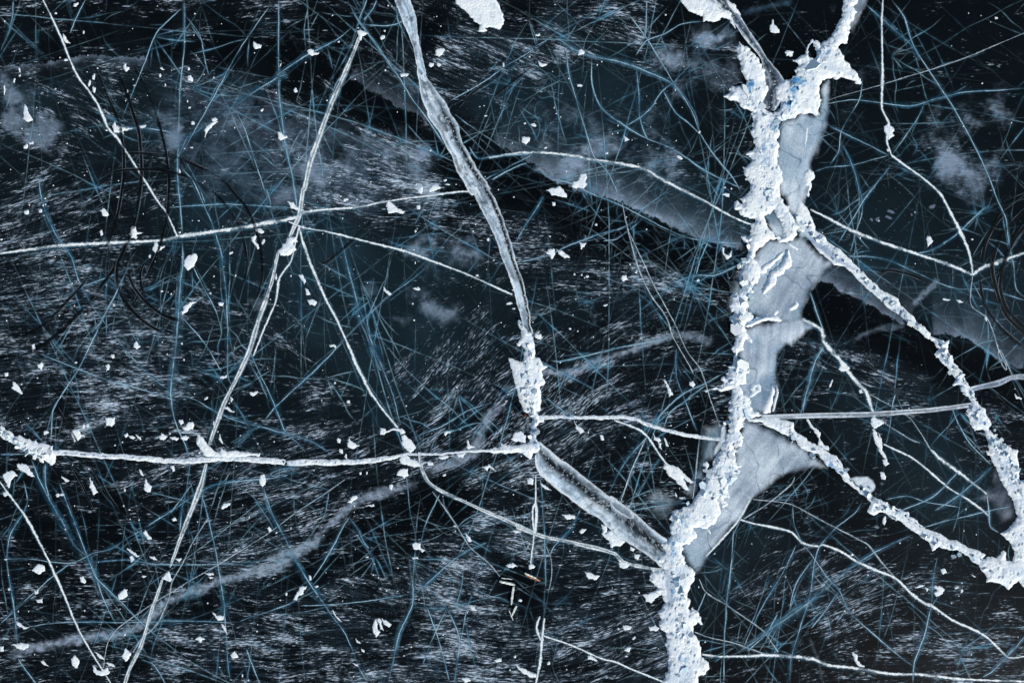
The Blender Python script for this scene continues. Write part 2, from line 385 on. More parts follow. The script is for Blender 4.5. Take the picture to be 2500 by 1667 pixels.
W|3|C3:1590,850 1560,1150 1540,1310|thin white vertical crack in the blue pool left of the ridge
M|4|C3:420,530 520,610 640,680|
B|8|C2:1260,850 1500,760 1700,640 1900,570|blue fracture rising right to the person's shadow
B|5|C3:1420,150 1420,350 1480,540 1580,800|blue fracture left of the ridge's spiky tongue
B|5|D3:680,230 600,380 470,520 440,600|
B|8|C3:1050,1400 1150,1380 1300,1350 1500,1330|blue fracture beside the lower ridge end
B|6|A1:100,0 90,150 50,270 0,400|soft blue fracture in the upper left corner
B|6|A1:660,0 600,130 540,260|soft blue fracture near the top edge at the left
B|4|A1:1430,130 1530,280 1560,430 1600,590|
B|3|A1:1400,60 1210,250 1130,440 940,900|thin blue fracture left of the pale vertical crack
B|3|A1:2070,40 1850,350 1700,620 1500,980 1390,1180|thin blue fracture right of the pale vertical crack
B|4|A1:1810,850 1880,990 1960,1250 2070,1568 B2:160,200 220,430 300,600|thin blue fracture in the grey haze right of the tyre loops
B|5|B1:1270,340 1600,320 1720,315 2195,340 B2:200,335 380,345|level thin blue fracture above the rising white crack
M|3|B1:1480,780 1560,940 1660,1130 1700,1300|blue fracture below the feathered snow patch
M|3|B1:1390,1170 1560,1370 1680,1568 C1:1700,340|thin crack from the pale vertical crack to the white double crack
B|5|B1:620,940 900,830 1040,760|
B|4|C1:870,410 1200,510 1350,560|
B|5|C1:300,190 600,310 870,410 1000,450|
B|8|D2:0,1300 60,1470 110,1590|soft blue fracture at the bottom edge, left of middle
B|5|D1:1080,1380 1180,1420 1270,1568|
B|5|D1:1160,1180 1220,1100 1400,1090|
B|7|D1:140,1370 200,1460 280,1568|soft blue fracture at the bottom left corner
B|9|C1:1480,1170 1340,1360 1300,1420|
B|5|C1:1460,1030 1440,1200 1400,1400 1380,1568|
M|3|C1:0,970 240,970|
B|6|D3:2195,1030 2100,1200 1950,1330|
M|3|D3:1850,380 1830,650 1800,900 1780,1200 1775,1568|long thin vertical crack right of the lower ridge
B|5|D3:1640,870 1590,1000 1560,1060|
B|5|A2:1150,0 1160,150 1230,300|
B|5|A2:1550,780 1800,640 2000,500 2195,380 A3:250,400 480,270|blue fracture rising right from the healed lead to the arching crack
B|4|A2:1600,880 1700,960|
B|6|A2:1710,1120 1780,1210 1900,1190 2195,1175|
M|4|A3:0,1380 200,1280 280,1250|
B|4|A2:1820,1380 2000,1280 2195,1180|
"""

# ================================================================ THE ICE SHEET
# control points: x y angle(deg, up-right +)  streaks  slate tone  cloud
CTRL = """
60,40,5,.45,.15,.1|250,60,5,.35,.1,.1|450,50,6,.55,.1,.1|650,20,5,.7,.15,.1|850,60,8,.2,.15,.1|60,110,8,.6,.1,.1|150,150,3,.2,.05,0
420,110,0,.12,.02,.1|560,110,0,.12,.02,.2|700,110,-10,.1,.02,.25|800,150,-40,.1,.05,.1|180,200,-22,.6,.5,.25|300,190,-15,.6,.5,.1|80,250,-28,.4,.8,.3
430,200,-10,.75,.5,.2|560,230,-14,.8,.6,.2|230,300,-28,.55,.35,.3|100,400,15,.45,.35,.35|350,300,-25,.15,.8,.4|450,330,0,.12,.7,.6|600,300,-10,.25,.6,.8
160,480,22,.7,.15,.15|50,550,22,.75,.15,.1|270,480,24,.55,.15,.15|350,440,15,.5,.3,.2|560,420,-5,.1,.9,.45|620,480,-5,.1,.9,.3|500,540,0,.15,.9,.1
100,680,5,.85,.1,.1|250,650,5,.7,.2,.1|60,760,3,.9,.1,.1|200,760,2,.95,.1,.05|400,640,0,.3,.6,.1|420,780,-8,.6,.4,.1|520,700,-15,.3,.7,.15
600,640,-10,.15,.85,.1|330,830,-3,.9,.15,.05|120,900,6,.9,.1,.1|250,1000,8,1,.1,.1|450,950,0,.8,.2,.1|350,920,2,.85,.1,.05|100,1000,10,.6,.15,.2|500,850,-10,.6,.3,.1
620,850,-30,.55,.55,.2|720,900,-25,.5,.4,.15|650,970,-5,.3,.4,.1|760,980,12,.75,.3,.15|850,990,5,.4,.5,.1|560,1000,0,.3,.5,.15|600,920,0,.45,.25,.1
750,650,0,.1,1,.05|850,600,0,.08,1,.1|950,700,0,.08,1,.35|800,800,0,.1,1,.05|1000,620,0,.05,.95,.3|1100,650,0,.05,.9,.3|1000,780,30,.15,1,.1|900,900,0,.12,1,.05
1000,880,50,.45,.8,.05|1100,850,50,.55,.7,.05|1200,700,20,.3,.7,.2|1150,800,45,.55,.6,.05|1120,950,48,.6,.5,.1|1200,930,48,.65,.3,.1|950,1000,30,.35,.8,.05
650,250,-30,.3,.1,.2|720,210,-35,.35,.05,.2|700,330,-8,.4,.6,.8|800,330,-15,.55,.5,.7|880,250,-55,.45,0,.1|830,200,-45,.4,0,.1|930,290,-60,.35,0,.05|980,300,-50,.1,0,.1
900,350,-22,.8,.35,.55|970,380,-20,.85,.4,.8|1040,400,-10,.8,.3,.9|1000,440,-6,1,.15,.4|900,430,-4,.8,.5,.6|780,430,-4,.7,.6,.7|720,460,-2,.4,.7,.5|850,480,-4,.9,.3,.3
950,500,-4,.95,.2,.2|1080,520,-5,1,.05,.1|1180,520,-8,.7,.1,.1|1060,460,-3,1,.1,.3|1120,400,0,.1,0,.4|1100,340,0,.05,0,.3|1150,470,0,.3,0,.3
900,160,-25,.6,.15,.1|960,170,-25,.85,.3,.1|1000,230,-35,.6,.5,.3|1060,80,-30,.35,0,.1|1100,130,-27,1,.2,.1|1180,150,-22,1,.4,.1|1280,40,-5,.4,0,.05|1350,60,-10,.9,.1,.05
1450,40,-8,.95,.1,.05|1550,60,-14,.85,.15,.05|1640,70,-20,.4,.05,.1|1280,130,-15,.9,.4,.1|1400,100,-18,.85,.4,.1|1500,110,-20,.35,.6,.1|1250,200,-15,.5,.7,.1
1200,230,-20,.4,.8,.1|1380,200,-10,.15,.85,.1|1500,200,0,.05,.85,.3|1250,280,0,.03,.9,.4|1400,300,0,.03,.8,.35|1550,280,0,.03,.8,.35|1650,200,40,.2,.5,.6|1700,280,0,.05,.5,.3
1300,350,0,.03,.9,.5|1450,380,0,.03,.8,.7|1600,380,0,.03,.7,.9|1650,450,0,.03,.75,.85|1500,450,0,.03,.8,.8|1400,420,0,.03,.85,.7|1760,400,0,.03,.4,.2|1700,520,0,.03,.75,.5
1780,530,0,.05,.7,.5|1350,450,0,.1,0,.1|1450,560,-10,.1,0,.02|1550,600,-5,.08,0,.02|1700,650,-10,.08,0,.02|1250,420,0,.1,0,.4|1300,560,-5,.75,.1,.05|1420,600,-10,.5,0,.02
1330,650,-8,.8,.25,.2|1450,680,-8,.85,.25,.15|1560,680,-6,1,.1,.1|1660,700,-10,.95,.1,.1|1750,720,-10,.4,0,.05|1740,620,0,.1,0,.05|1400,760,10,.4,.55,.25|1550,760,15,.5,.45,.3
1680,780,0,.6,.3,.2|1300,780,20,.35,.6,.2|1750,830,0,.5,.15,.1|1400,860,40,.5,.3,.2|1500,830,25,.6,.15,.2|1620,850,15,.5,.15,.3|1350,900,48,.7,.2,.15
1400,950,45,.8,.1,.05|1500,930,28,.85,.08,.05|1600,950,12,.75,.1,.05|1700,900,0,.6,.1,.05|1720,1000,0,.4,.1,.05|1400,1050,35,.75,.1,.05|1550,1050,12,.6,.1,.05|1680,1080,0,.3,.1,.2
1500,1130,5,.5,.15,.05|1600,1170,0,.4,.1,.1|1450,1200,0,.45,.15,.05|1300,1200,10,.5,.1,.1|1250,1150,30,.8,.1,.1|1150,1080,35,.85,.1,.1|1050,1080,33,.85,.1,.1|1200,1040,45,.6,0,.05
900,1080,28,.75,.15,.1|800,1100,15,.7,.15,.15|700,1150,20,.85,.1,.1|600,1150,15,.85,.1,.05|480,1150,5,.7,.1,.05|350,1150,5,.6,.1,.1|250,1180,5,.5,.05,.05|100,1150,0,.4,.1,.3
1000,1280,0,.35,0,.05|900,1250,10,.5,0,.05|1100,1230,0,.2,0,.05|1180,1280,-5,.85,.1,.05|1250,1330,-3,.8,.2,.05|800,1250,20,.6,.05,.05|650,1280,18,.85,.05,.05|530,1300,10,.75,.05,.05
400,1300,0,.5,.03,.05|250,1300,0,.5,0,.05|120,1350,0,.4,0,.15|60,1450,0,.6,.03,.05|200,1450,0,.6,0,.05|350,1500,-2,.65,0,.03|500,1450,0,.5,0,.03|450,1600,-5,.75,.05,.05
250,1600,0,.6,.03,.05|80,1620,0,.6,.03,.05|600,1500,-3,.7,.05,.05|620,1620,-5,.85,.08,.05|760,1400,-3,.4,0,.05|800,1450,-8,.8,.1,.15|900,1380,0,.4,0,.05|900,1450,-20,.95,.15,.2
1050,1400,-15,.95,.2,.15|1150,1400,-10,1,.2,.15|1250,1400,-5,.5,.05,.05|780,1550,-5,.8,.05,.05|900,1560,-5,.75,.05,.05|1000,1530,-3,.55,0,.05|1100,1480,-10,1,.1,.15|1200,1500,-3,.95,.1,.1
1050,1620,0,.95,.1,.1|1200,1620,-3,.9,.05,.05|900,1640,5,.95,.1,.1|750,1640,5,.8,.05,.05|1270,1440,0,.15,0,.05|1350,1380,2,.6,.35,.05|1450,1330,5,.35,.6,.05|1400,1450,5,.7,.1,.05
1500,1450,12,.75,.1,.05|1550,1550,22,.8,.08,.05|1400,1550,5,.85,.05,.05|1330,1600,5,.8,.05,.05|1450,1630,20,.85,.05,.05|1580,1640,25,.7,.2,.3|1560,1400,10,.5,.3,.05
1720,1500,0,.05,.55,.1|1780,1400,25,.1,.7,.1|1850,1300,30,.15,.7,.1|1850,1450,30,.65,.2,.03|1950,1380,35,.6,.2,.03|1900,1520,30,.65,.05,.03|1750,1560,20,.3,.3,.05|1780,1640,20,.4,.1,.03
2000,1450,30,.7,.05,.03|2050,1520,25,.8,.03,.1|2100,1440,28,.8,.03,.08|2000,1250,25,.3,.15,.03|2080,1270,5,.5,.15,.03|2150,1320,5,.5,.15,.05|1900,1220,20,.3,.2,.03|1950,1160,0,.2,.1,.03
1900,1600,15,.4,0,.05|2100,1620,0,.5,0,.05|2250,1530,-5,.85,.1,.3|2200,1440,12,.6,.15,.1|2300,1440,12,.55,.35,.1|2400,1500,8,.5,.25,.15|2450,1420,5,.3,.25,.1|2350,1600,0,.95,.1,.3
2450,1580,0,.6,.05,.3|2250,1620,0,.6,.05,.1|1960,1550,20,.5,.03,.1|2000,880,-25,.95,.1,.1|2060,900,-18,.9,.15,.05|2150,910,-20,.9,.2,.05|2250,970,-15,.8,.2,.05|2300,1010,-5,.3,.5,.05
1960,950,5,.4,.4,.03|2050,970,0,.25,.8,.03|2150,1000,0,.15,.9,.03|1950,900,0,.4,.2,.03|2050,1080,5,.1,.6,.03|2020,1100,0,.2,0,.03|2200,1100,10,.1,.85,.03|2300,1100,15,.12,.9,.05
2100,1180,5,.15,.4,.03|2200,1200,5,.1,.7,.05|2300,1220,10,.1,.7,.05|2350,1300,0,.05,.6,.1|2400,1200,0,.05,.6,.3|2430,1020,-5,.8,.1,.05|2470,1080,0,.4,.3,.05|2480,980,-10,.2,0,.03
2050,730,0,.05,.0,.1|2030,760,0,.05,0,.05|2120,800,0,.1,0,.4|2200,830,0,.15,0,.15|2300,880,0,.05,0,.03|2400,920,-10,.12,0,.03|2000,650,0,.05,.6,.3|2100,680,0,.03,.9,.2
2200,600,0,.02,.8,.05|2100,550,0,.02,.85,.05|2300,700,0,.02,.9,.2|2400,780,0,.03,.9,.35|2450,700,0,.03,.7,.1|2350,560,0,.02,.55,.1|2250,480,0,.02,.6,.15|2050,450,0,.02,.5,.05
2150,380,0,.02,.35,.1|2350,420,0,.02,.5,.8|2300,350,0,.02,.4,.7|2420,300,0,.02,.35,.6|2400,180,0,.02,.25,.1|2250,200,0,.02,.25,.25|2120,180,0,.02,.3,.35|2100,60,0,.02,.15,.25
1950,50,0,.02,.2,.25|1880,100,0,.02,.15,.1|1950,130,0,.02,.1,.05|2300,60,0,.02,.2,.1|2450,60,0,.02,.2,.1|2000,350,0,.02,.3,.05|2480,520,0,.05,.3,.05|2200,300,0,.02,.4,.1
-60,300,10,.4,.3,.2|-60,700,5,.8,.1,.1|-60,1200,0,.5,.05,.1|-60,1650,0,.5,.05,.1|2560,300,0,.05,.3,.3|2560,900,0,.1,.2,.1|2560,1500,0,.5,.1,.1|1200,-60,0,.4,.1,.1|400,-60,5,.4,.1,.1|2000,-60,0,.05,.2,.1|600,1740,0,.7,.05,.1|1300,1740,5,.7,.05,.1|2100,1740,0,.6,.05,.1
"""
ctrl = np.array([[float(v) for v in c.split(',')] for l in CTRL.split('\n') for c in l.split('|') if c.strip()])

EXX, EXY = 45.0, 31.0; H = 0.048
gx = np.arange(-EXX, EXX + H, H); gy = np.arange(EXY, -EXY - H, -H)
nx, ny = len(gx), len(gy)
X, Y = np.meshgrid(gx * S + CX, CY - gy * S)          # photo pixels of every grid point

# coarse interpolation of the control fields, then bilinear
cs = 20.0
cxg = np.arange(X.min() - cs, X.max() + 2 * cs, cs); cyg = np.arange(Y.min() - cs, Y.max() + 2 * cs, cs)
CGX, CGY = np.meshgrid(cxg, cyg)
num = np.zeros(CGX.shape + (5,)); den = np.zeros(CGX.shape)
for c in ctrl:
    d2 = (CGX - c[0]) ** 2 + (CGY - c[1]) ** 2
    w = 1.0 / (d2 + 300.0) ** 1.8
    a = math.radians(c[2]) 
    num += w[..., None] * np.array([math.cos(2*a), math.sin(2*a), c[3], c[4], c[5]]); den += w
fld = num / den[..., None]

def samp(f, x, y):
    u = np.clip((x - cxg[0]) / cs, 0, f.shape[1] - 1.001); v = np.clip((y - cyg[0]) / cs, 0, f.shape[0] - 1.001)
    i = u.astype(int); j = v.astype(int); u = u - i; v = v - j
    return f[j, i] * (1-u) * (1-v) + f[j, i+1] * u * (1-v) + f[j+1, i] * (1-u) * v + f[j+1, i+1] * u * v

wx = X + 46 * (fbm(X, Y, 90, 3, 1) - .5); wy = Y + 46 * (fbm(X, Y, 90, 3, 2) - .5)
ang = 0.5 * np.arctan2(samp(fld[..., 1], X, Y), samp(fld[..., 0], X, Y)) + 0.35 * (fbm(X, Y, 140, 3, 3) - .5) + 0.55 * (fbm(X, Y, 34, 3, 4) - .5)
STR = samp(fld[..., 2], wx, wy); SLT = samp(fld[..., 3], wx, wy); CLD = samp(fld[..., 4], wx, wy)
ux, uy = np.cos(ang), -np.sin(ang)

def lic(noise, L, step=1.0):
    acc = np.zeros((ny, nx), np.float32); jj, ii = np.mgrid[0:ny, 0:nx].astype(np.float32)
    dx = ux.astype(np.float32); dy = uy.astype(np.float32); wt = 0
    for k in range(-L, L + 1):
        w = 1 - abs(k) / (L + 1.0)
        i = np.clip(ii + dx * k * step + .5, 0, nx - 1).astype(np.int32); j = np.clip(jj + dy * k * step + .5, 0, ny - 1).astype(np.int32)
        acc += w * noise[j, i]; wt += w
    acc /= wt
    return (acc - acc.mean()) / acc.std()

n0 = rng.random((ny, nx)).astype(np.float32)
n1 = rng.random((ny, nx)).astype(np.float32)
n1 = (n1 + np.roll(n1, 1, 0) + np.roll(n1, 1, 1) + np.roll(n1, (1, 1), (0, 1))) * 0.5
n0 = n0 ** 5 * 2; s_fine = lic(n0, 4); s_mid = lic(n1, 11); s_long = lic(n0, 30, 1.3)
clump = fbm(X + 30 * uy * 0, Y * 1.0, 38, 3, 11); clump2 = fbm(X, Y * 1.7, 95, 2, 12)
bund = lic(fbm(X, Y, 13, 2, 14).astype(np.float32), 16, 1.6); bund2 = lic(fbm(X, Y, 30, 2, 15).astype(np.float32), 22, 2.4)
streak = 0.62 * s_fine + 0.42 * s_mid + 0.30 * s_long + 0.62 * bund + 0.50 * bund2 + 1.8 * (clump - .5) + 1.2 * (clump2 - .5)
thr = 2.75 - 3.35 * STR ** .93
stre = np.clip((streak - thr) / 3.1, 0, 1) ** 1.15 * (0.5 + .65 * ss(-.7, 1.4, s_fine))
haze_s = ss(0.2, 1.0, STR) * ss(-1.2, 1.6, 0.9 * s_long + 2.4 * (clump - .5))        # grey between streaks

cl = fbm(X, Y, 70, 5, 21, .58); cl2 = fbm(X, Y, 26, 4, 22, .6)
cloud = ss(0.70 - 0.38 * CLD, 1.02 - 0.36 * CLD, 0.72 * cl + 0.34 * cl2 + 0.03 * s_fine) * np.clip(CLD * 1.6, 0, 1)

c_black = rgb(5, 8, 11); c_slate = rgb(30, 47, 58); c_cloud = rgb(142, 158, 184); c_str = rgb(180, 194, 216)
IMG = np.empty((ny, nx, 3)); IMG[:] = c_black
tone = np.clip(SLT * (0.78 + 0.5 * (fbm(X, Y, 120, 4, 31) - .5)), 0, 1)
IMG = mixc(IMG, c_slate, tone)
IMG = mixc(IMG, rgb(52, 68, 84), haze_s * 0.7)
IMG = mixc(IMG, c_cloud, cloud * 0.85)

# --- frosted edge lines of the clear dark lead: haze on one side fading away from the line
def edge_haze(path, side, width, amt, col=c_cloud, seed=0, sharp=1.0):
    global IMG
    p = smooth_path(P(path), 25); x0, y0 = p.min(0) - width * 4; x1, y1 = p.max(0) + width * 4
    k = np.where((X[0] > x0) & (X[0] < x1))[0]; j = np.where((Y[:, 0] > y0) & (Y[:, 0] < y1))[0]
    if not len(k) or not len(j): return
    sl = (slice(j[0], j[-1] + 1), slice(k[0], k[-1] + 1)); x = X[sl]; y = Y[sl]
    d, sd_, a = dist_path(x, y, p)
    d = d * sd_ * side + 16 * (fbm(x, y, 22, 4, seed) - .5) + 10 * (fbm(x, y, 5, 2, seed + 3) - .5)
    m = ss(-1.5, 2.0 * sharp, d) * np.exp(-np.maximum(d, 0) / width) * (0.55 + 0.9 * (fbm(x, y, 30, 3, seed + 1) - .2))
    m *= ss(0, .04, a) * ss(1, .96, a)
    IMG[sl] = mixc(IMG[sl], col, np.clip(m * amt, 0, 1))

def mist_band(path, w, amt, col=rgb(140, 154, 176), seed=0, taper=(0.15, 0.1), grain=1.0):
    global IMG
    p = smooth_path(P(path), 25); x0, y0 = p.min(0) - w * 2.5; x1, y1 = p.max(0) + w * 2.5
    k = np.where((X[0] > x0) & (X[0] < x1))[0]; j = np.where((Y[:, 0] > y0) & (Y[:, 0] < y1))[0]
    sl = (slice(j[0], j[-1] + 1), slice(k[0], k[-1] + 1)); x = X[sl]; y = Y[sl]
    d, sd_, a = dist_path(x, y, p)
    d = d + w * .9 * (fbm(x, y, 40, 4, seed) - .5) + w * .7 * (fbm(x, y, 7, 2, seed + 5) - .5) * grain
    m = ss(w, w * .1, d) * (0.62 + 0.38 * ss(.3, .7, fbm(x, y, 12, 3, seed + 2, .7) + 0.05 * s_fine[sl]))
    m *= ss(0, taper[0], a) * ss(1, 1 - taper[1], a)
    IMG[sl] = mixc(IMG[sl], col, np.clip(m * amt, 0, 1))

def soft_poly(path, amt, edge, col=c_cloud, seed=0, warp=14, gr=.5):
    global IMG
    p = P(path); x0, y0 = p.min(0) - 40; x1, y1 = p.max(0) + 40
    k = np.where((X[0] > x0) & (X[0] < x1))[0]; j = np.where((Y[:, 0] > y0) & (Y[:, 0] < y1))[0]
    sl = (slice(j[0], j[-1] + 1), slice(k[0], k[-1] + 1)); x = X[sl]; y = Y[sl]
    d = sdf(x, y, p) + warp * 2 * (fbm(x, y, 35, 4, seed) - .5)
    f = fbm(x, y, 26, 5, seed + 3, .62)
    m = ss(-edge * .9, edge * 1.6, d + 40 * gr * (f - .5)) * ss(.28 - .3 * (1 - gr), .66, f + .02 * s_fine[sl]) * (.75 + .5 * fbm(x, y, 6, 3, seed + 8, .7))
    IMG[sl] = mixc(IMG[sl], col, np.clip(m * amt, 0, 1))

soft_poly("N:400,200 620,200 800,290 960,370 1010,440 900,520 640,500 440,420 380,300", .42, 30, col=rgb(92, 108, 132), seed=49, warp=22, gr=.8)
soft_poly("A1:0,530 150,680 250,820 400,880 480,940 500,1000 420,1080 380,1190 300,1150 180,1140 80,1040 0,960", .62, 9, seed=50, warp=7, gr=.45)
soft_poly("A3:1630,200 1750,180 1850,260 1900,400 1850,420 1700,380 1600,400 1540,330 1520,260", .9, 16, seed=51)
soft_poly("A3:1190,400 1260,340 1400,340 1480,420 1500,520 1400,540 1260,490", .8, 14, seed=52)
soft_poly("A3:1560,420 1750,440 1900,420 1930,600 1850,690 1700,700 1600,600", .42, 14, seed=53)
soft_poly("B2:1210,650 1330,560 1430,570 1450,640 1400,680 1330,730 1220,700", .8, 10, seed=54)
soft_poly("B2:1540,560 1700,560 1820,620 1830,740 1700,800 1560,760 1510,640", .68, 14, seed=55)
soft_poly("B2:1250,960 1400,980 1500,1060 1640,1080 1620,1180 1500,1220 1380,1160 1260,1060", .66, 12, seed=56)
soft_poly("B2:1140,1180 1250,1180 1270,1260 1190,1290", .5, 10, seed=57)
soft_poly("B2:900,960 960,910 1030,1000 930,1010", .45, 8, seed=58)
soft_poly("A2:1160,950 1260,1010 1340,1130 1400,1290 1420,1480 1300,1500 1230,1300 1180,1100", .75, 16, seed=59)
soft_poly("A3:750,1060 950,1060 1000,1120 900,1200 780,1180", .6, 10, seed=60)
soft_poly("A4:1680,1260 1850,1320 1920,1420 1880,1500 1780,1450 1700,1350", .5, 14, seed=61)
soft_poly("A4:1440,880 1560,960 1680,1060 1640,1150 1560,1050", .42, 12, seed=62)
soft_poly("D3:1130,1090 1310,1100 1330,1200 1350,1400 1330,1560 1260,1560 1240,1250", .35, 20, seed=63)
IMG = mixc(IMG, c_str, np.clip(stre * (0.78 + 0.5 * fbm(X, Y, 60, 2, 33)), 0, 1))

for pth in ("N:800,150 860,170 930,230 1040,320 1130,365 1230,385 1400,440 1560,520 1790,625 1800,735 1690,690 1560,630 1450,575 1330,545 1230,500 1130,440 1060,360 960,330 880,300 840,250",
            "N:1995,690 2110,745 2250,805 2380,860 2520,930 2520,1000 2400,965 2300,950 2200,890 2120,850 2040,815 2000,790"):
    soft_poly(pth, .86, 12, col=c_black, seed=88, warp=9, gr=.15)
edge_haze("B3:300,30 600,180 980,290 1160,380 1560,560 1780,620 1940,680", -1, 34, .95, seed=40)
edge_haze("A3:0,1060 180,1180 600,1390", -1, 26, .55, seed=41)
edge_haze("B4:600,900 700,910 830,990 1170,1160 1290,1240", -1, 34, .9, seed=42)
edge_haze("C4:1480,50 1700,60 1900,190 2050,270 2195,330", -1, 45, .8, seed=43)
edge_haze("A1:0,512 300,480 520,455 700,430 900,440 1150,450", 1, 10, .8, seed=44)
edge_haze("A2:780,580 1000,720 1250,850 1400,900", -1, 22, .55, seed=45)
edge_haze("A2:230,690 400,830 620,960 1000,1060 1250,1200", 1, 30, .35, seed=46)
mist_band("D1:0,1370 250,1300 600,1230 1000,1170 1150,1060 1280,940 1500,860 1700,780 2195,640 D2:200,620 400,560 520,500 600,400 740,260 900,160 1100,100 1340,30", 19, 1.0, seed=70, taper=(.06, .03))
mist_band("C2:1360,1120 1550,1050 1750,950 1800,800 1860,680 2000,560", 21, .9, seed=71)
mist_band("C3:250,310 600,350 820,250 1000,200 1200,120 1400,70", 15, .95, seed=72)
mist_band("C3:1180,120 1400,60 1550,60 1700,130", 14, .75, seed=73)
mist_band("B4:1330,1090 1430,990 1550,880", 13, .8, seed=74)
mist_band("B4:870,1370 950,1310 1100,1260 1300,1240", 11, .5, seed=75)
mist_band("A4:20,100 300,40 440,10", 12, .45, col=rgb(90, 130, 165), seed=76)
mist_band("B2:0,1050 120,1040 60,1120", 14, .4, seed=77)
mist_band("D4:540,1200 620,1390 650,1560", 7, .35, seed=78)
mist_band("A3:250,520 400,680 560,800 700,860", 6, .35, seed=79, grain=2)

# cleared dark spots: wet ice round the broken slabs, wheel turned patches; last one paints the person's shadow tip
for pth, am in (("D3:110,660 240,690 280,760 370,800 420,860 300,920 260,1010 150,990 100,880 160,760", .85),
                ("B1:200,650 250,650 245,1000 200,1000", .6), ("C1:430,600 520,640 720,1000 900,1200 1050,1500 900,1450 640,1050", .62),
                ("D1:620,0 760,0 900,250 1010,330 900,330 760,260", .6), ("D1:220,270 420,360 500,470 400,560 300,430", .6),
                ("A3:1100,1040 1130,1060 960,1250 860,1240", .6), ("C2:1900,420 1960,480 1930,520 1880,440", .5)):
    soft_poly(pth, am, 10, col=c_black, seed=int(am * 100), warp=6, gr=.2)

# --- network of hairlines inside the ice
HL = np.zeros((ny, nx), np.float32)
def splat(x, y, v):
    u = (x - X[0, 0]) / (H * S); w = (y - Y[0, 0]) / (H * S)
    k = (u > 1) & (u < nx - 2) & (w > 1) & (w < ny - 2)
    u, w, v = u[k], w[k], v[k]
    i = u.astype(int); j = w.astype(int); fu = u - i; fw = w - j
    for a, b, q in ((0, 0, (1-fu)*(1-fw)), (1, 0, fu*(1-fw)), (0, 1, (1-fu)*fw), (1, 1, fu*fw)):
        np.maximum.at(HL, (j + b, i + a), (v * q * 1.25).astype(np.float32))

def hair(x, y, a, L, v, curve=0.0, wob=0.0):
    n = int(L / 0.9); t = np.arange(n) * 0.9
    th = a + curve * t + wob * (vn(t / 28.0, np.full(n, x * .37), 3) - .5)
    px = x + np.cumsum(np.cos(th)) * .9; py = y + np.cumsum(np.sin(th)) * .9
    fade = np.sin(np.pi * (t / L)) ** .5
    splat(px, py, v * fade * (0.45 + 0.8 * vn(t / 11.0, np.full(n, y * .7), 8)))

R = random.Random(5)
for k in range(230):      # very long straight fine cracks
    x = R.uniform(-100, 2500); y = R.uniform(-100, 1667)
    hair(x, y, R.uniform(0, math.tau), R.uniform(300, 1100), R.uniform(.18, .8) ** 1.3, R.gauss(0, .00025), .12)
for k in range(600):
    x = R.uniform(-30, 2530); y = R.uniform(-30, 1700)
    hair(x, y, R.uniform(0, math.tau), R.choice((60, 90, 140, 220, 380)), R.uniform(.12, .55), R.gauss(0, .0005), R.uniform(0, .35))
for k in range(100):       # nodes with rays
    x = R.uniform(0, 2500); y = R.uniform(0, 1667)
    for q in range(R.randint(3, 7)):
        hair(x, y, R.uniform(0, math.tau), R.uniform(40, 170), R.uniform(.3, .75), R.gauss(0, .0012), R.uniform(.2, .8))
for k in range(260):      # wandering frost veins of the slate floes (right and top)
    x, y = R.choice(((R.uniform(1900, 2500), R.uniform(150, 900)), (R.uniform(1180, 1780), R.uniform(120, 520)), (R.uniform(1900, 2450), R.uniform(1000, 1300)), (R.uniform(1350, 1780), R.uniform(480, 760))))
    hair(x, y, R.uniform(0, math.tau), R.uniform(30, 130), R.uniform(.15, .4), R.gauss(0, .006), 2.2)
for k in range(70):       # long fine scratches, near vertical on the left half
    x = R.uniform(0, 1300); y = R.uniform(0, 1500)
    hair(x, y, math.radians(R.gauss(88, 12)), R.uniform(150, 500), R.uniform(.15, .35), 0, .15)
for ln in CR.strip().split('\n'):
    kk, w_, pt_, lb_ = ln.split('|'); pt_ = smooth_path(P(pt_), 6); n_ = len(pt_)
    if n_ < 6: continue
    for q in range(int(n_ / 19) + 1):
        i_ = R.randrange(1, n_ - 1); dx, dy = pt_[i_ + 1] - pt_[i_ - 1]; a_ = math.atan2(dy, dx)
        if R.random() < .45:      # companion running close beside the crack
            hair(pt_[i_][0] + R.gauss(0, 4), pt_[i_][1] + R.gauss(0, 4), a_ + R.gauss(0, .05) + R.choice((0, math.pi)), R.uniform(60, 260), R.uniform(.25, .7), 0, .25)
        else:
            hair(pt_[i_][0], pt_[i_][1], a_ + R.choice((-1, 1)) * R.uniform(.2, 1.2) + R.choice((0, math.pi)), R.uniform(25, 170), R.uniform(.25, .75), R.gauss(0, .0015), R.uniform(.2, .9))
def blur(a, n):
    for _ in range(n):
        a = (np.roll(a, 1, 0) + np.roll(a, -1, 0) + 2 * a) * .25; a = (np.roll(a, 1, 1) + np.roll(a, -1, 1) + 2 * a) * .25
    return a
HL *= .45 + 1.0 * ss(.3, .7, fbm(X, Y, 150, 3, 67))
glow = blur(HL, 6) * 1.9 * ss(.42, .78, fbm(X, Y, 46, 4, 66, .6))
IMG = mixc(IMG, rgb(36, 88, 120), np.clip(glow * 2.3, 0, .75))
IMG = mixc(IMG, rgb(140, 176, 198), np.clip(HL * 1.3, 0, .85))

# --- white grit
n = 15000
x = rng.uniform(-20, 2520, n); y = rng.uniform(-20, 1690, n)
keep = rng.random(n) < np.clip((fbm(x, y, 110, 3, 91) - .42) * 4, .05, 1); x, y = x[keep], y[keep]
HL[:] = 0; splat(x, y, rng.uniform(.1, .8, len(x)) ** 2)
IMG = mixc(IMG, rgb(205, 215, 230), np.clip(HL, 0, 1))

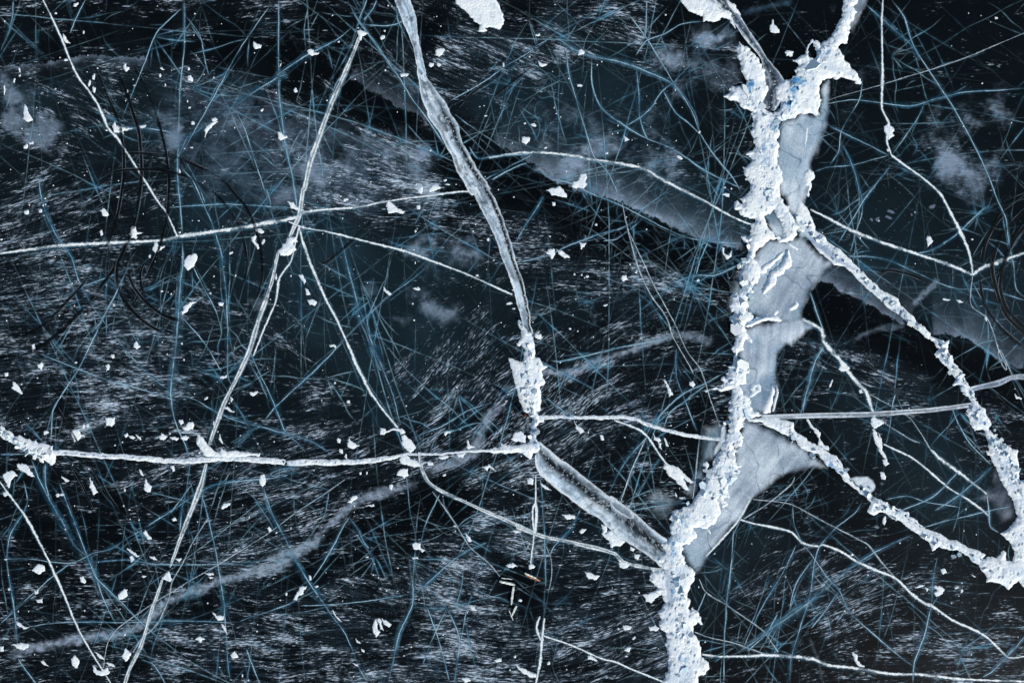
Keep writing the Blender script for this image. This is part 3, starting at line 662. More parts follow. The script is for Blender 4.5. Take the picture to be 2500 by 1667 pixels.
# grid stretched outward to the horizon
ex = np.array([60., 90, 160, 400, 1600])
fx = np.concatenate([-ex[::-1], gx, ex]); fy = np.concatenate([ex[::-1], gy, -ex])
TN = np.pad(lin(IMG), ((5, 5), (5, 5), (0, 0)), mode='edge')
for k in range(5):       # plain slate far out
    for sl in ((slice(None), k), (slice(None), -1 - k), (k, slice(None)), (-1 - k, slice(None))):
        TN[sl] = lin(rgb(26, 33, 42))
FX, FY = np.meshgrid(fx, fy)
co = np.stack([FX.ravel(), FY.ravel(), np.zeros(FX.size)], 1)
rgba = np.concatenate([TN.reshape(-1, 3), np.ones((FX.size, 1))], 1)
q = strip_quads(len(fy), len(fx))
lake = mesh_obj("lake_ice", co, q, M_ICE, rgba, loc=(0, 0, 0), smooth=False)
tag(lake, "dark clear frozen lake surface with wind brushed frost streaks", "ice", kind="structure")

# ================================================================ CRACKS (each one a thing lying in / on the ice)
LAND = []         # landmarks for labels: (short name, path)
def ribbon(name, pts, hw, colfn, z, mat, ncol=7, wig=1.2, seed=0, zcore=0.0, step=2.0, mesh_only=False):
    p = smooth_path(pts, step); n = len(p)
    t = np.gradient(p, axis=0); t /= np.maximum(np.hypot(t[:, 0], t[:, 1]), 1e-6)[:, None]
    nrm = np.stack([-t[:, 1], t[:, 0]], 1)
    s = np.concatenate([[0], np.cumsum(np.hypot(*(p[1:] - p[:-1]).T))]); L = s[-1]
    w1 = fbm(s, np.full(n, seed * 3.3), 45, 3, seed) - .5; w2 = fbm(s, np.full(n, seed * 3.3), 9, 2, seed + 1) - .5
    p = p + nrm * (w1 * wig * 3.0 + w2 * wig * 1.2)[:, None] * np.sin(np.pi * np.clip(s / L, 0, 1))[:, None] ** .3
    v = np.linspace(-1, 1, ncol); hwid = hw(s, L)
    q = p[:, None, :] + nrm[:, None, :] * (v[None, :] * hwid[:, None])[..., None]
    V = np.broadcast_to(v, (n, ncol)); SS_ = np.broadcast_to(s[:, None], (n, ncol))
    rgba = colfn(SS_, V, q[..., 0], q[..., 1], L)
    x, y = W2(q[..., 0], q[..., 1])
    zz = z + zcore * (1 - V ** 2) * (0.6 + 0.8 * fbm(q[..., 0], q[..., 1], 6, 2, seed))
    co = np.stack([x.ravel(), y.ravel(), zz.ravel()], 1)
    return mesh_obj(name, co, strip_quads(n, ncol), mat, rgba.reshape(-1, 4))

Z = [0.003]
def nz(d=0.00025):
    Z[0] += d
    return Z[0]

WHT = rgb(232, 237, 245); BLU = rgb(52, 112, 148); PALE = rgb(178, 204, 222); GRY = rgb(150, 166, 190); TEAL = rgb(66, 122, 150)
def crack_blue(w, pts, seed, strong=1.0, col=BLU):
    def hw(s, L): return 1.2 + w * 1.75 * (0.22 + 1.7 * fbm(s, s * 0 + seed, 110, 4, seed, .6) ** 2.0) * (0.35 + 0.65 * np.sin(np.pi * np.clip(s / L, .03, .97)) ** .6)
    off = 0.45 * (1 if seed % 2 else -1)
    def cf(s, v, x, y, L):
        e = fbm(s, v * 0 + seed, 70, 4, seed + 7); f = fbm(x, y, 9, 4, seed + 9, .7); wi = fbm(s / 7, v * 14, 4, 3, seed + 13, .6)
        side = np.where((v - off) * np.sign(off) > 0, 1.0, 0.62)
        body = np.clip(1 - np.abs(v - off * .5) / 1.2, 0, 1) ** 1.6 * side * (0.12 + 1.0 * ss(.28, .75, e)) * (0.1 + 1.5 * np.clip(.55 * f + .6 * wi - .22, 0, 1))
        cw = .85 / np.maximum(hw(s[:, 0], L)[:, None], 1) + .01
        core = np.exp(-((v - off * .55) / cw) ** 2) * (0.3 + .9 * ss(.3, .7, fbm(s, v * 0 + 3 * seed, 55, 4, seed + 4, .6)))
        a = np.clip((body * .72 + core * 1.0) * strong, 0, .92) * ss(0, .08, s / L) * ss(1, .92, s / L)
        a = np.where(np.abs(v) > .99, 0, a)
        c = mixc(np.broadcast_to(lin(col), v.shape + (3,)), lin(PALE), np.clip(core * .8 + .3 * ss(.5, .8, f), 0, 1))
        return np.concatenate([c, a[..., None]], -1)
    return ribbon("ice_crack", P(pts), hw, cf, nz(), M_FRAC, 21, wig=1.0, seed=seed)

def crack_white(w, pts, seed, blue=0.75, rough=1.0, dbl=False):
    fine = w <= 3.2
    def prof(s): return 0.45 + 1.25 * fbm(s, s * 0 + seed, 70, 4, seed, .62) ** 1.5
    def hw(s, L): return (w * (.42 if fine else .5) * prof(s) + (.1 if fine else .45)) * (.5 + .5 * np.sin(np.pi * np.clip(s / L, 0, 1)) ** .4) * 2.6 + .5
    def cf(s, v, x, y, L):
        n = fbm(x, y, 9, 3, seed + 2); n2 = fbm(s, v * 0 + seed, 34, 4, seed + 6, .6); n3 = fbm(s / 4, v * 5 + seed, 5, 3, seed + 8)
        core = ss(.50, .20, np.abs(v) + rough * .45 * (fbm(x, y, 5, 3, seed + 3) - .5)) * (0.55 + .95 * n2)
        if dbl:
            core = np.maximum(np.exp(-((v - .34) / .15) ** 2) * (.75 + .8 * n2), np.exp(-((v + .30 + .2 * (n2 - .5)) / .16) ** 2) * (1.25 - .7 * n2)) + .6 * ss(.45, .2, np.abs(v)) * n3 * 1.5
        core = core * (1 - .5 * ss(.56, .68, n3) * (w > 5)) * (.62 if fine else 1)
        halo = np.clip(1 - np.abs(v - .2), 0, 1) ** 1.3 * .42 * blue * (.4 + 1.2 * n2)
        a = np.clip(np.maximum(core, halo), 0, 1); a = np.where(np.abs(v) > .99, 0, a)
        c = mixc(np.broadcast_to(lin(BLU), v.shape + (3,)), lin(WHT), np.clip(core * (0.85 + .8 * (n - .3)), 0, 1))
        return np.concatenate([c, a[..., None]], -1)
    z = 0.0165 + nz(0.00001) * .6
    return ribbon("ice_crack", P(pts), hw, cf, z, M_FRAC, 11, wig=.8 * rough, seed=seed, zcore=0.002, step=1.6)

def poly_len(p): return np.hypot(*(p[1:] - p[:-1]).T).sum()

PLACES = "top left corner|top edge, left|top middle|top edge, right|top right corner;upper far left|upper left|upper middle|upper right|upper far right;far left|left of centre|centre|right of centre|far right;lower far left|lower left|lower middle|lower right|lower far right;bottom left corner|bottom edge, left|bottom middle|bottom edge, right|bottom right corner"
PLACES = [r.split('|') for r in PLACES.split(';')]
def place(x, y):
    return PLACES[int(np.clip(y / 333.5, 0, 4))][int(np.clip(x / 500, 0, 4))]
CARD = ("east to west", "")
used = {}
seed = 100
minor = []
for ln in CR.strip().split('\n'):
    k, w, pts, lab = ln.split('|'); seed += 7; w = float(w)
    if k == 'S': continue
    if k in 'WD': o = crack_white(w, pts, seed, dbl=(k == 'D'))
    elif k == 'M': o = crack_blue(w * .9, pts, seed, strong=1.35, col=rgb(86, 136, 168))
    else: o = crack_blue(w, pts, seed)
    p = P(pts)
    if lab: tag(o, lab, "crack", "cracks running through the lake ice")
    else: minor.append((o, p, k))
    if lab and poly_len(p) > 130: LAND.append((lab, p))

def slope(p):
    d = p[-1] - p[0]; a = math.degrees(math.atan2(-d[1], d[0])) % 180
    return "level" if a < 15 or a > 165 else "steep" if 60 < a < 120 else ("rising right" if a < 90 else "falling right")
NAMED = [("upper knot of snow", "A2:880,260"), ("star shaped crossing", "B2:400,440"), ("round snow lump", "D2:1305,520"), ("broken ice splinters", "D3:160,850"),
         ("person", "C2:2130,680"), ("right hand junction", "B4:1800,850"), ("blue star crossing", "D2:490,790"), ("milky blue fracture", "D2:1270,900"), ("grey triangular pool", "C4:200,1000"),
         ("straight pale band", "C4:800,670"), ("main ridge foot", "D3:1400,1300"), ("main ridge top", "A4:450,600"), ("winding lower right crack", "D4:900,640"), ("left snow ridge", "C1:250,900"),
         ("right tyre arcs", "B4:2000,700"), ("large snow patch by the top edge", "A2:1800,100"), ("thick horizontal crack", "C1:1900,1020"), ("tyre loops", "B1:1300,800"), ("middle ridge", "C3:260,400"),
         ("double edged lead", "C3:800,1300"), ("wide healed lead", "B2:1900,500"), ("black lead", "B3:1200,500"), ("right hand ridge", "C4:1950,900"), ("lower ridge arm", "C4:700,1050"), ("cloudy pool", "B4:200,900")]
NAMED = [(n, P(s)[0]) for n, s in NAMED]
def rel(x, y, dx, dy):
    if abs(dx) > 1.6 * abs(dy): return "left of" if dx < 0 else "right of"
    if abs(dy) > 1.6 * abs(dx): return "above" if dy < 0 else "below"
    return ("up" if dy < 0 else "down") + (" left of" if dx < 0 else " right of")
def near_label(head, x, y, tail=""):
    n, q = min(NAMED, key=lambda t: (t[1][0] - x) ** 2 + (t[1][1] - y) ** 2)
    dx, dy = x - q[0], y - q[1]
    if math.hypot(dx, dy) < 35: return f"{head} at the {n}{tail}"
    return f"{head} {rel(x, y, dx, dy)} the {n}{tail}"
taken = set()
for o, p, k in minor:
    m = p.mean(0); L = poly_len(p)
    head = ("short " if L < 60 else "" if L < 150 else "long ") + ("faint blue" if k == 'B' else "pale" if k == 'M' else "white") + " crack, " + slope(p) + ","
    lab = near_label(head, *m)
    if lab in taken: lab = near_label(head.replace("crack", "hairline fracture"), *m)
    if lab in taken: lab = lab + ", " + place(*m)
    taken.add(lab)
    tag(o, lab, "crack", "cracks running through the lake ice")

# ================================================================ TYRE TRACKS
def track(w, pts, seed, lab):
    def hw(s, L): return w * 1.95 * (.8 + .4 * fbm(s, s * 0 + seed, 60, 2, seed))
    def cf(s, v, x, y, L):
        edge = np.exp(-((np.abs(v) - .74) * 8) ** 2) * ss(.38, .68, fbm(s, np.sign(v) * 40 + seed, 55, 4, seed)) * .8
        g = fbm(x, y, 5, 2, seed + 3)
        gap = ss(.33, .55, fbm(s, v * 0 + seed, 70, 4, seed + 5, .6)); edge = edge * ss(.2, .4, fbm(s, v * 0 + seed, 90, 3, seed + 6)) * 1.25
        c = mixc(np.broadcast_to(lin(rgb(3, 6, 9)), v.shape + (3,)), lin(rgb(130, 142, 160)), np.clip(edge * .8, 0, 1))
        a = np.clip(ss(.95, .4, np.abs(v)) * (0.82 + .5 * (g - .2)) * (.30 + .60 * gap) + edge * .6, 0, .84) * ss(0, .12, s / L) * ss(1, .85, s / L)
        a = np.where(np.abs(v) > .99, 0, a)
        return np.concatenate([c, a[..., None]], -1)
    o = ribbon("tyre_track", P(pts), hw, cf, nz(), M_FRAC, 13, wig=.3, seed=seed)
    tag(o, lab, "tyre track", "tyre tracks looping over the ice")
TR = r"""
2.6|A1:670,420 760,590 830,750 910,930 945,1130 950,1330 B1:935,200 900,400 830,600 650,900 500,1070 350,1220 150,1340 -30,1440|leftmost long tyre track curving from upper left down to the left edge
2.9|A1:820,420 900,560 970,710 1020,870 1065,1010 1080,1180 1085,1330 B1:1075,200 1030,440 980,590 880,790 700,1040 500,1250 300,1410 -30,1565|second long tyre track, just right of the leftmost one
2.5|A1:970,430 1080,600 1170,800 1240,1020 1275,1180 1295,1400 B1:1280,400 1240,580 1190,720 1090,930 1030,1060 900,1230|third long tyre track, rightmost of the long curving ones
2.3|A1:850,1190 1080,1175 1330,1200 1530,1280 1700,1380 1870,1568 B1:1920,400 1990,600 2010,850 1970,1000 1900,1130|outer tyre arc of the big loop right of the long tracks
2.3|A1:780,1340 940,1305 1130,1300 1300,1315 1450,1365 1600,1460 B1:1640,220 1790,400 1860,560 1890,750 1870,930 1820,1060|inner tyre arc of the big loop right of the long tracks
2.9|B1:1000,590 910,740 895,880 940,1020 1040,1150 1150,1240 1310,1320|outermost of three nested tyre curves turning right at the left
2.1|B1:1060,630 975,760 960,900 1010,1050 1090,1160|thin middle curve of three nested tyre curves at the left
2.7|B1:985,800 990,860 1030,950 1120,1060 1250,1160 1410,1212|inner of three nested tyre curves, ending at the pale vertical crack
2.1|B1:1110,750 1080,830 1085,940 1120,1020|short tyre mark inside the nested curves
3.2|B4:2230,235 2050,370 1960,480 1900,600 1865,760|outermost tyre arc curving down to the junction at the right edge
3.2|B4:2230,320 2060,500 1990,620 1950,760 1960,880 2050,1150 2230,1330|second tyre arc at the right edge, passing the rough white crack
3.0|B4:2230,440 2120,580 2040,760 2010,950 2070,1120 2230,1280|third and innermost tyre arc at the right edge
2.8|B4:1850,860 1880,1030 1970,1200 2100,1330 2230,1440|tyre arc below the right hand junction running to the right edge
2.3|B4:1090,850 1150,815 1250,830 1340,855 1430,895|short curved dark tyre mark below the dotted white crack
1.6|C1:430,590 520,740 620,920|dark scratch track above the thick horizontal crack, left
1.8|C1:690,1040 800,1230 900,1380 1010,1530|dark scratch track below the thick horizontal crack
1.6|C1:540,1040 640,1220 720,1400|dark scratch track left of the other one below the crack
1.7|B2:560,790 760,640 900,500 1040,380|faint dark track rising right across the slate floe
1.5|A3:0,760 150,640 330,500|faint dark track on the grey floe near the top
1.6|A2:1620,830 1750,700 1880,620|faint dark track beside the wide healed lead
1.6|C4:950,220 1100,370 1290,560|dark straight scratch track through the frost at the right
"""
for i, ln in enumerate(TR.strip().split('\n')):
    w, pts, lab = ln.split('|'); track(float(w), pts, 900 + i * 3, lab)

# ================================================================ WIDE HEALED LEADS (bands with real width)
def band(name, left, right, z, seed, style, lab, nv=26, amp=4.0, cat="refrozen lead"):
    a = smooth_path(P(left), 2); b = smooth_path(P(right), 2); n = int(max(poly_len(a), poly_len(b)) / 1.6)
    def rs(p):
        s = np.concatenate([[0], np.cumsum(np.hypot(*(p[1:] - p[:-1]).T))]); t = np.linspace(0, s[-1], n)
        return np.stack([np.interp(t, s, p[:, 0]), np.interp(t, s, p[:, 1])], 1)
    a, b = rs(a), rs(b); d = b - a; u = d / np.maximum(np.hypot(*d.T), 1)[:, None]; s = np.arange(n) * 1.6
    a = a + u * (amp * (fbm(s, s * 0, 22, 4, seed, .65) - .5) * 2 - 1)[:, None]; b = b + u * (amp * (fbm(s, s * 0 + 9, 22, 4, seed + 1, .65) - .5) * 2 + 1)[:, None]
    v = np.linspace(0, 1, nv); q = a[:, None] * (1 - v)[None, :, None] + b[:, None] * v[None, :, None]
    V = np.broadcast_to(v, (n, nv)); SS_ = np.broadcast_to(s[:, None], (n, nv))
    rgba, h = style(SS_, V, q[..., 0], q[..., 1], s[-1])
    x, y = W2(q[..., 0], q[..., 1])
    co = np.stack([x.ravel(), y.ravel(), (z + h).ravel()], 1)
    o = mesh_obj(name, co, strip_quads(n, nv), M_BAND, rgba.reshape(-1, 4))
    tag(o, lab, cat)
    LAND.append((lab, (a[::20] + b[::20]) / 2))
    return o

def st_lead(dark_at=.72, seed=0, base=rgb(176, 196, 220), edge=rgb(220, 228, 240), dark=.9, dw=.11, right_bright=.9, a0=.86, s0=0.0, blob=.5):
    def f(s, v, x, y, L):
        n = fbm(x, y, 45, 4, seed); n2 = fbm(s * .16, v * 60, 9, 5, seed + 2, .62); n3 = fbm(x, y, 9, 3, seed + 4, .65)
        da = dark_at + .16 * (fbm(s, v * 0, 120, 2, seed + 8) - .5)
        c = np.broadcast_to(base, v.shape + (3,)) * (0.45 + 1.0 * (0.4 * n + .6 * n2))[..., None]
        le = np.exp(-(v / .10) ** 2) * (0.5 + .9 * n2) + .65 * np.exp(-((v - .30 - .15 * (n - .5)) / .08) ** 2) * ss(.45, .7, fbm(s, v * 3, 90, 3, seed + 5))
        re = np.exp(-((1 - v) / .09) ** 2) * right_bright
        mid = np.exp(-((v - da + dw * 1.3) / .05) ** 2) * ss(.4, .65, fbm(s, v * 0 + 4, 40, 3, seed + 6))
        c = mixc(c, edge, np.clip(le + re + .7 * mid + .8 * ss(.60, .78, n3) * .6 + .75 * ss(.54, .70, n2), 0, 1))
        dk = np.exp(-((v - da) / dw) ** 2) * dark * ss(s0 - .05, s0 + .1, s / L) * ss(.25, .6, n3 + .25 * n)
        c = mixc(c, rgb(8, 13, 18), np.clip(dk, 0, 1))
        dd, e, r = cells(x, y, 4.2, seed)
        speck = (r > .72) & (dd < .34)
        c = np.where((speck & (dk > .35))[..., None], rgb(190, 200, 212), c)
        hole = ss(.60, .74, fbm(x, y, 16, 3, seed + 11)) * blob * np.exp(-((v - .5) / .33) ** 2)
        c = mixc(c, rgb(36, 46, 58), np.clip(hole, 0, .8))
        a = np.clip(a0 * (.30 + 1.05 * (.6 * n2 + .4 * n)) + .45 * (le + re) + .4 * ss(.5, .7, n3) - hole * .3, 0, 1) * ss(0, .035, v) * ss(1, .965, v)
        a = a * ss(0, .01, s / L)
        h = 0.006 * np.clip(le + re, 0, 1) + .005 * n3 + .006 * np.clip(mid, 0, 1) - 0.004 * dk
        return np.concatenate([lin(c), a[..., None]], -1), h * ss(0, .05, v) * ss(1, .95, v)
    return f
band("healed_lead", "A2:1130,-20 1190,130 1230,230 1280,360 1310,500 1325,650 1370,820 1400,900 1480,1010 1560,1160 1620,1300 1730,1500 B2:1720,180 1800,350 1880,500 1950,680 2020,860 2070,1040 2110,1200 2130,1300",
     "A2:1255,-20 1300,120 1320,300 1350,430 1390,600 1460,690 1530,790 1570,870 1620,940 1650,1060 1720,1200 1800,1330 1870,1450 B2:1840,150 1920,300 1990,480 2050,680 2120,900 2160,1070 2180,1200 2195,1300",
     0.024, 301, st_lead(.76, 301, dw=.10, s0=.28, dark=1.0, right_bright=.55), "wide grey healed lead curving from the top edge down to the middle ridge")
band("healed_lead", "C3:330,980 350,1090 430,1180 600,1310 750,1420 D3:840,320 950,440 1050,500 1150,560 1250,640 1320,700",
     "C3:365,870 500,980 700,1130 900,1290 1100,1440 D3:900,150 1100,270 1200,360 1345,470",
     0.026, 302, st_lead(.62, 302, dw=.15, dark=1.0, right_bright=.9, blob=.6), "double edged lead with dark open middle, sloping into the lower main ridge", amp=3.5)
band("healed_lead", "A3:1640,-20 1810,120 1930,290 2060,450 R2:720,260 740,400 700,520 690,640 740,720",
     "A3:1790,-20 1880,90 2010,300 2110,450 A4:100,250 220,440 355,615 R2:980,420 960,640 870,760",
     0.030, 303, st_lead(.55, 303, dw=.16, dark=.65, right_bright=.9, base=rgb(120, 138, 165), blob=.5), "grey lead with bright rims running down into the ridge's upper fork", amp=3)
band("healed_lead", "C4:180,668 540,655 1000,645 1250,630 1500,610 1790,575", "C4:180,700 540,690 1000,680 1250,662 1500,642 1790,605",
     0.028, 304, st_lead(.45, 304, dw=.10, dark=.35, right_bright=.8, base=rgb(178, 190, 210), blob=0, a0=.9), "straight pale band crossing from the main ridge to the right hand ridge", nv=12, amp=.6, cat="refrozen crack")
band("healed_lead", "C4:1780,455 1900,425 1980,405 2110,360 2230,355", "C4:1780,490 1900,462 2000,445 2110,395 2230,398",
     0.029, 305, st_lead(.5, 305, dw=.12, dark=.4, right_bright=.8, base=rgb(150, 166, 192), blob=0, a0=.85), "pale band rising from the right hand ridge to the right edge", nv=12, amp=.6, cat="refrozen crack")

# ================================================================ REFROZEN POOLS (smooth blue grey sheets)
def grid_for(polys, pad, res):
    a = np.vstack(polys); x0, y0 = a.min(0) - pad; x1, y1 = a.max(0) + pad
    x = np.arange(x0, x1 + res, res); y = np.arange(y0, y1 + res, res)
    return np.meshgrid(x, y)

def emit(name, gx_, gy_, keepv, z, rgba, mat, parent=None):
    ny_, nx_ = gx_.shape
    i = (np.arange(ny_ - 1)[:, None] * nx_ + np.arange(nx_ - 1)[None])
    kc = keepv[:-1, :-1] | keepv[1:, :-1] | keepv[:-1, 1:] | keepv[1:, 1:]
    i = i[kc]; q = np.stack([i, i + nx_, i + nx_ + 1, i + 1], 1)
    us, inv = np.unique(q.ravel(), return_inverse=True)
    x, y = W2(gx_.ravel()[us], gy_.ravel()[us])
    co = np.stack([x, y, z.ravel()[us]], 1)
    return mesh_obj(name, co, inv.reshape(q.shape), mat, rgba.reshape(-1, 4)[us], parent)

def pool(polys, z, seed, lab, holes=(), edge=9, a0=.93, flow=80, base=rgb(168, 192, 220), warp=8, tint=.5, cat="refrozen pool"):
    polys = [P(p) for p in polys]; holes = [P(p) for p in holes]
    x, y = grid_for(polys, edge, 2.4)
    d = poly_union(x, y, polys, holes) + warp * 2 * (fbm(x, y, 30, 4, seed) - .5)
    a = math.radians(flow); c_, s_ = math.cos(a), -math.sin(a)
    u = x * c_ + y * s_; v = -x * s_ + y * c_
    n = fbm(x + 30 * fbm(x, y, 60, 2, seed + 4), y, 70, 4, seed + 1); n2 = fbm(u / 5, v, 12, 4, seed + 2); n3 = fbm(u / 9, v, 5, 2, seed + 3)
    k = np.clip(.58 + 1.7 * (n - .5) + .8 * (n2 - .5) + .25 * (n3 - .5), 0, 1)
    c = mixc(np.broadcast_to(base * .82, x.shape + (3,)), rgb(214, 224, 240), k)
    c = mixc(c, rgb(88, 126, 156), ss(.42, .75, fbm(x, y, 80, 4, seed + 7)) * tint * .7)
    vein = np.abs(fbm(x, y, 70, 3, seed + 8) - .5)
    c = mixc(c, rgb(205, 214, 230), ss(.012, 0, vein) * .5)
    c = mixc(c, rgb(66, 84, 108), ss(.009, 0, np.abs(fbm(x, y, 110, 3, seed + 12) - .5)) * .5)
    al = ss(0, edge * 1.7, d + 10 * (n2 - .5)) * a0 * (.93 + .07 * k)
    al = np.where(d < 1, 0, al)
    o = emit("refrozen_pool", x, y, d > 0, z + .004 * n, np.concatenate([lin(c), al[..., None]], -1), M_BAND)
    tag(o, lab, cat); return o

pool(["R2:960,900 1080,860 1180,840 1280,760 1560,800 1560,600 1560,450 1600,350 1700,270 1760,280 1740,500 1760,700 1720,850 1700,1000 1640,1150 1560,1400 1500,1568 R3:1480,130 1500,280 1460,400 1400,600 1350,740 1380,900 1460,1050 1500,1200 1400,1330 1250,1250 1150,1000 1060,760 960,600 900,350 850,0 R2:900,1200"],
     .034, 401, "upper blue grey refrozen pool right of the ridge crest", flow=75)
pool(["R3:700,880 870,800 970,960 1030,1100 1020,1260 900,1240 780,1080"], .036, 402, "small dark blue pointed pool enclosed inside the white ridge", edge=5, base=rgb(96, 124, 152), warp=3, flow=-20, tint=.8)
pool(["R3:560,1568 640,1400 780,1270 1030,1300 1230,1250 1300,1200 1500,1400 1640,1568 R4:1640,130 1790,260 1740,340 1640,450 1500,590 1460,680 1400,850 1330,1000 1290,1110 1130,1180 900,1170 600,1100 500,1060 400,900 460,700 560,500 560,200"],
     .035, 403, "middle refrozen pool crossed by raised snow blades", flow=60, base=rgb(170, 190, 218))
pool(["R4:380,1260 500,1200 800,1160 1130,1060 1300,1100 1480,1200 1600,1290 1500,1290 1380,1340 1250,1440 1150,1568 R5:1380,150 1270,280 1240,420 1240,620 1290,760 1240,980 1190,1190 900,1220 700,1150 640,900 640,500 640,100 560,0"],
     .033, 404, "cloudy grey refrozen pool above the straight pale band", flow=85, base=rgb(158, 176, 210), tint=.7)
pool(["C4:0,700 60,690 150,720 300,800 450,860 560,950 680,1050 770,1110 700,1080 560,1080 440,1110 330,1170 200,1260 130,1330 60,1430 0,1500 D3:1800,400 1760,470 1640,640 1560,760 1500,660 1440,540 1500,300 1700,100 1830,-100 1900,-400 R6:1200,60"],
     .032, 405, "large grey triangular pool between the ridge and its lower arm", flow=50, base=rgb(170, 190, 218), edge=11)
pool(["R6:860,60 960,20 1110,60 1110,330 1000,480 930,600 840,700 700,1080 560,1300 430,1130 420,1050 560,900 640,600 700,350 700,120 720,100"],
     .012, 406, "deep blue ice left of the ridge's lower bend", flow=70, base=rgb(48, 92, 122), edge=16, a0=.55, tint=1, warp=14, cat="blue ice")
pool(["R6:0,1060 120,1080 300,1130 480,1300 300,1430 220,1568 0,1568 -150,1400 -200,1200"], .0125, 407, "dim blue cloud in the ice at the ridge's lower bend", flow=20, base=rgb(48, 92, 120), edge=24, a0=.42, tint=1, warp=18, cat="blue ice")
pool(["R3:520,1000 500,1568 R4:440,200 300,330 240,420 180,560 170,700 150,960 240,1100 330,1000 480,600 520,0"], .0127, 408, "pale fringe of clouded ice along the ridge's left flank", flow=90, base=rgb(92, 112, 150), edge=18, a0=.7, warp=14, cat="clouded ice")
pool(["R6:1000,150 1050,110 1100,150 1090,300 1000,480 930,560 880,560 900,470 990,330"], .038, 409, "pale blue slab edge leaning on the ridge's left side", edge=4, base=rgb(170, 195, 215), warp=2, a0=.9, tint=.1, cat="ice slab")
pool(["RX:380,50 430,100 420,200 470,300 500,340 520,480 430,520 380,420 300,380 330,330 390,300 370,250 400,190"], .0128, 410, "grey clouded ice beside the right hand ridge", flow=60, base=rgb(84, 98, 124), edge=16, a0=.6, warp=14, cat="clouded ice")
pool(["A4:820,-30 1040,-30 960,90 900,230 860,330 840,200 850,80"], .037, 411, "grey ice fringe along the ridge's upper right arm", flow=60, base=rgb(96, 106, 136), edge=10, a0=.8, warp=8, cat="clouded ice")
pool(["C4:830,1150 900,1130 1000,1130 1050,1160 1058,1220 1010,1290 940,1230 880,1180"], .039, 412, "pale rounded ice slab tucked behind the lower ridge arm", flow=20, base=rgb(176, 190, 208), edge=4, a0=.97, warp=2, tint=.05, cat="ice slab")

# ================================================================ SNOW RELIEF
def relief(name, polys, hgt, w, amp, seed, mat, res=1.5, holes=(), color=None, bump=.35, detail=9.0, parent=None, spike=0.0, extra=None, z0=0.0):
    x, y = grid_for(polys, amp * 2.4 + 3, res)
    wq = amp * 1.7
    d = poly_union(x + wq * 2 * (fbm(x, y, detail * 2.2, 3, seed + 40) - .5), y + wq * 2 * (fbm(x, y, detail * 2.2, 3, seed + 41) - .5), polys, holes)
    d = d + amp * 1.9 * (fbm(x, y, detail * 1.1, 4, seed, .7) - .5)
    if spike:
        dd, e, r = cells(x + 6 * fbm(x, y, 20, 2, seed), y, 15, seed + 3)
        d = d + spike * (.42 - dd) * 1.5
    h = hgt * np.tanh(d / w)
    n = fbm(x, y, detail * 2.0, 4, seed + 20, .6); cr = 1 - np.abs(2 * fbm(x + 3 * n, y * 1.3, detail * 1.1, 3, seed + 30) - 1)
    inn = ss(0, w * 2, d)
    h = h + inn * hgt * bump * ((n - .5) * 1.5 - .8 * ss(.9, .99, cr))
    c = np.broadcast_to(rgb(226, 231, 240), x.shape + (3,))
    c = mixc(c, rgb(190, 204, 228), ss(.55, .3, n) * .6 * inn)
    c = mixc(c, rgb(180, 192, 214), ss(3.5, 0, d) * .45)
    if color is not None: c, h = color(x, y, d, c, h, n, inn)
    h = np.where(d < 0, np.maximum(h, -.02), h) + z0
    rgba = np.concatenate([lin(c), np.ones(x.shape + (1,))], -1)
    return emit(name, x, y, d > -res * .2, h, rgba, mat, parent)

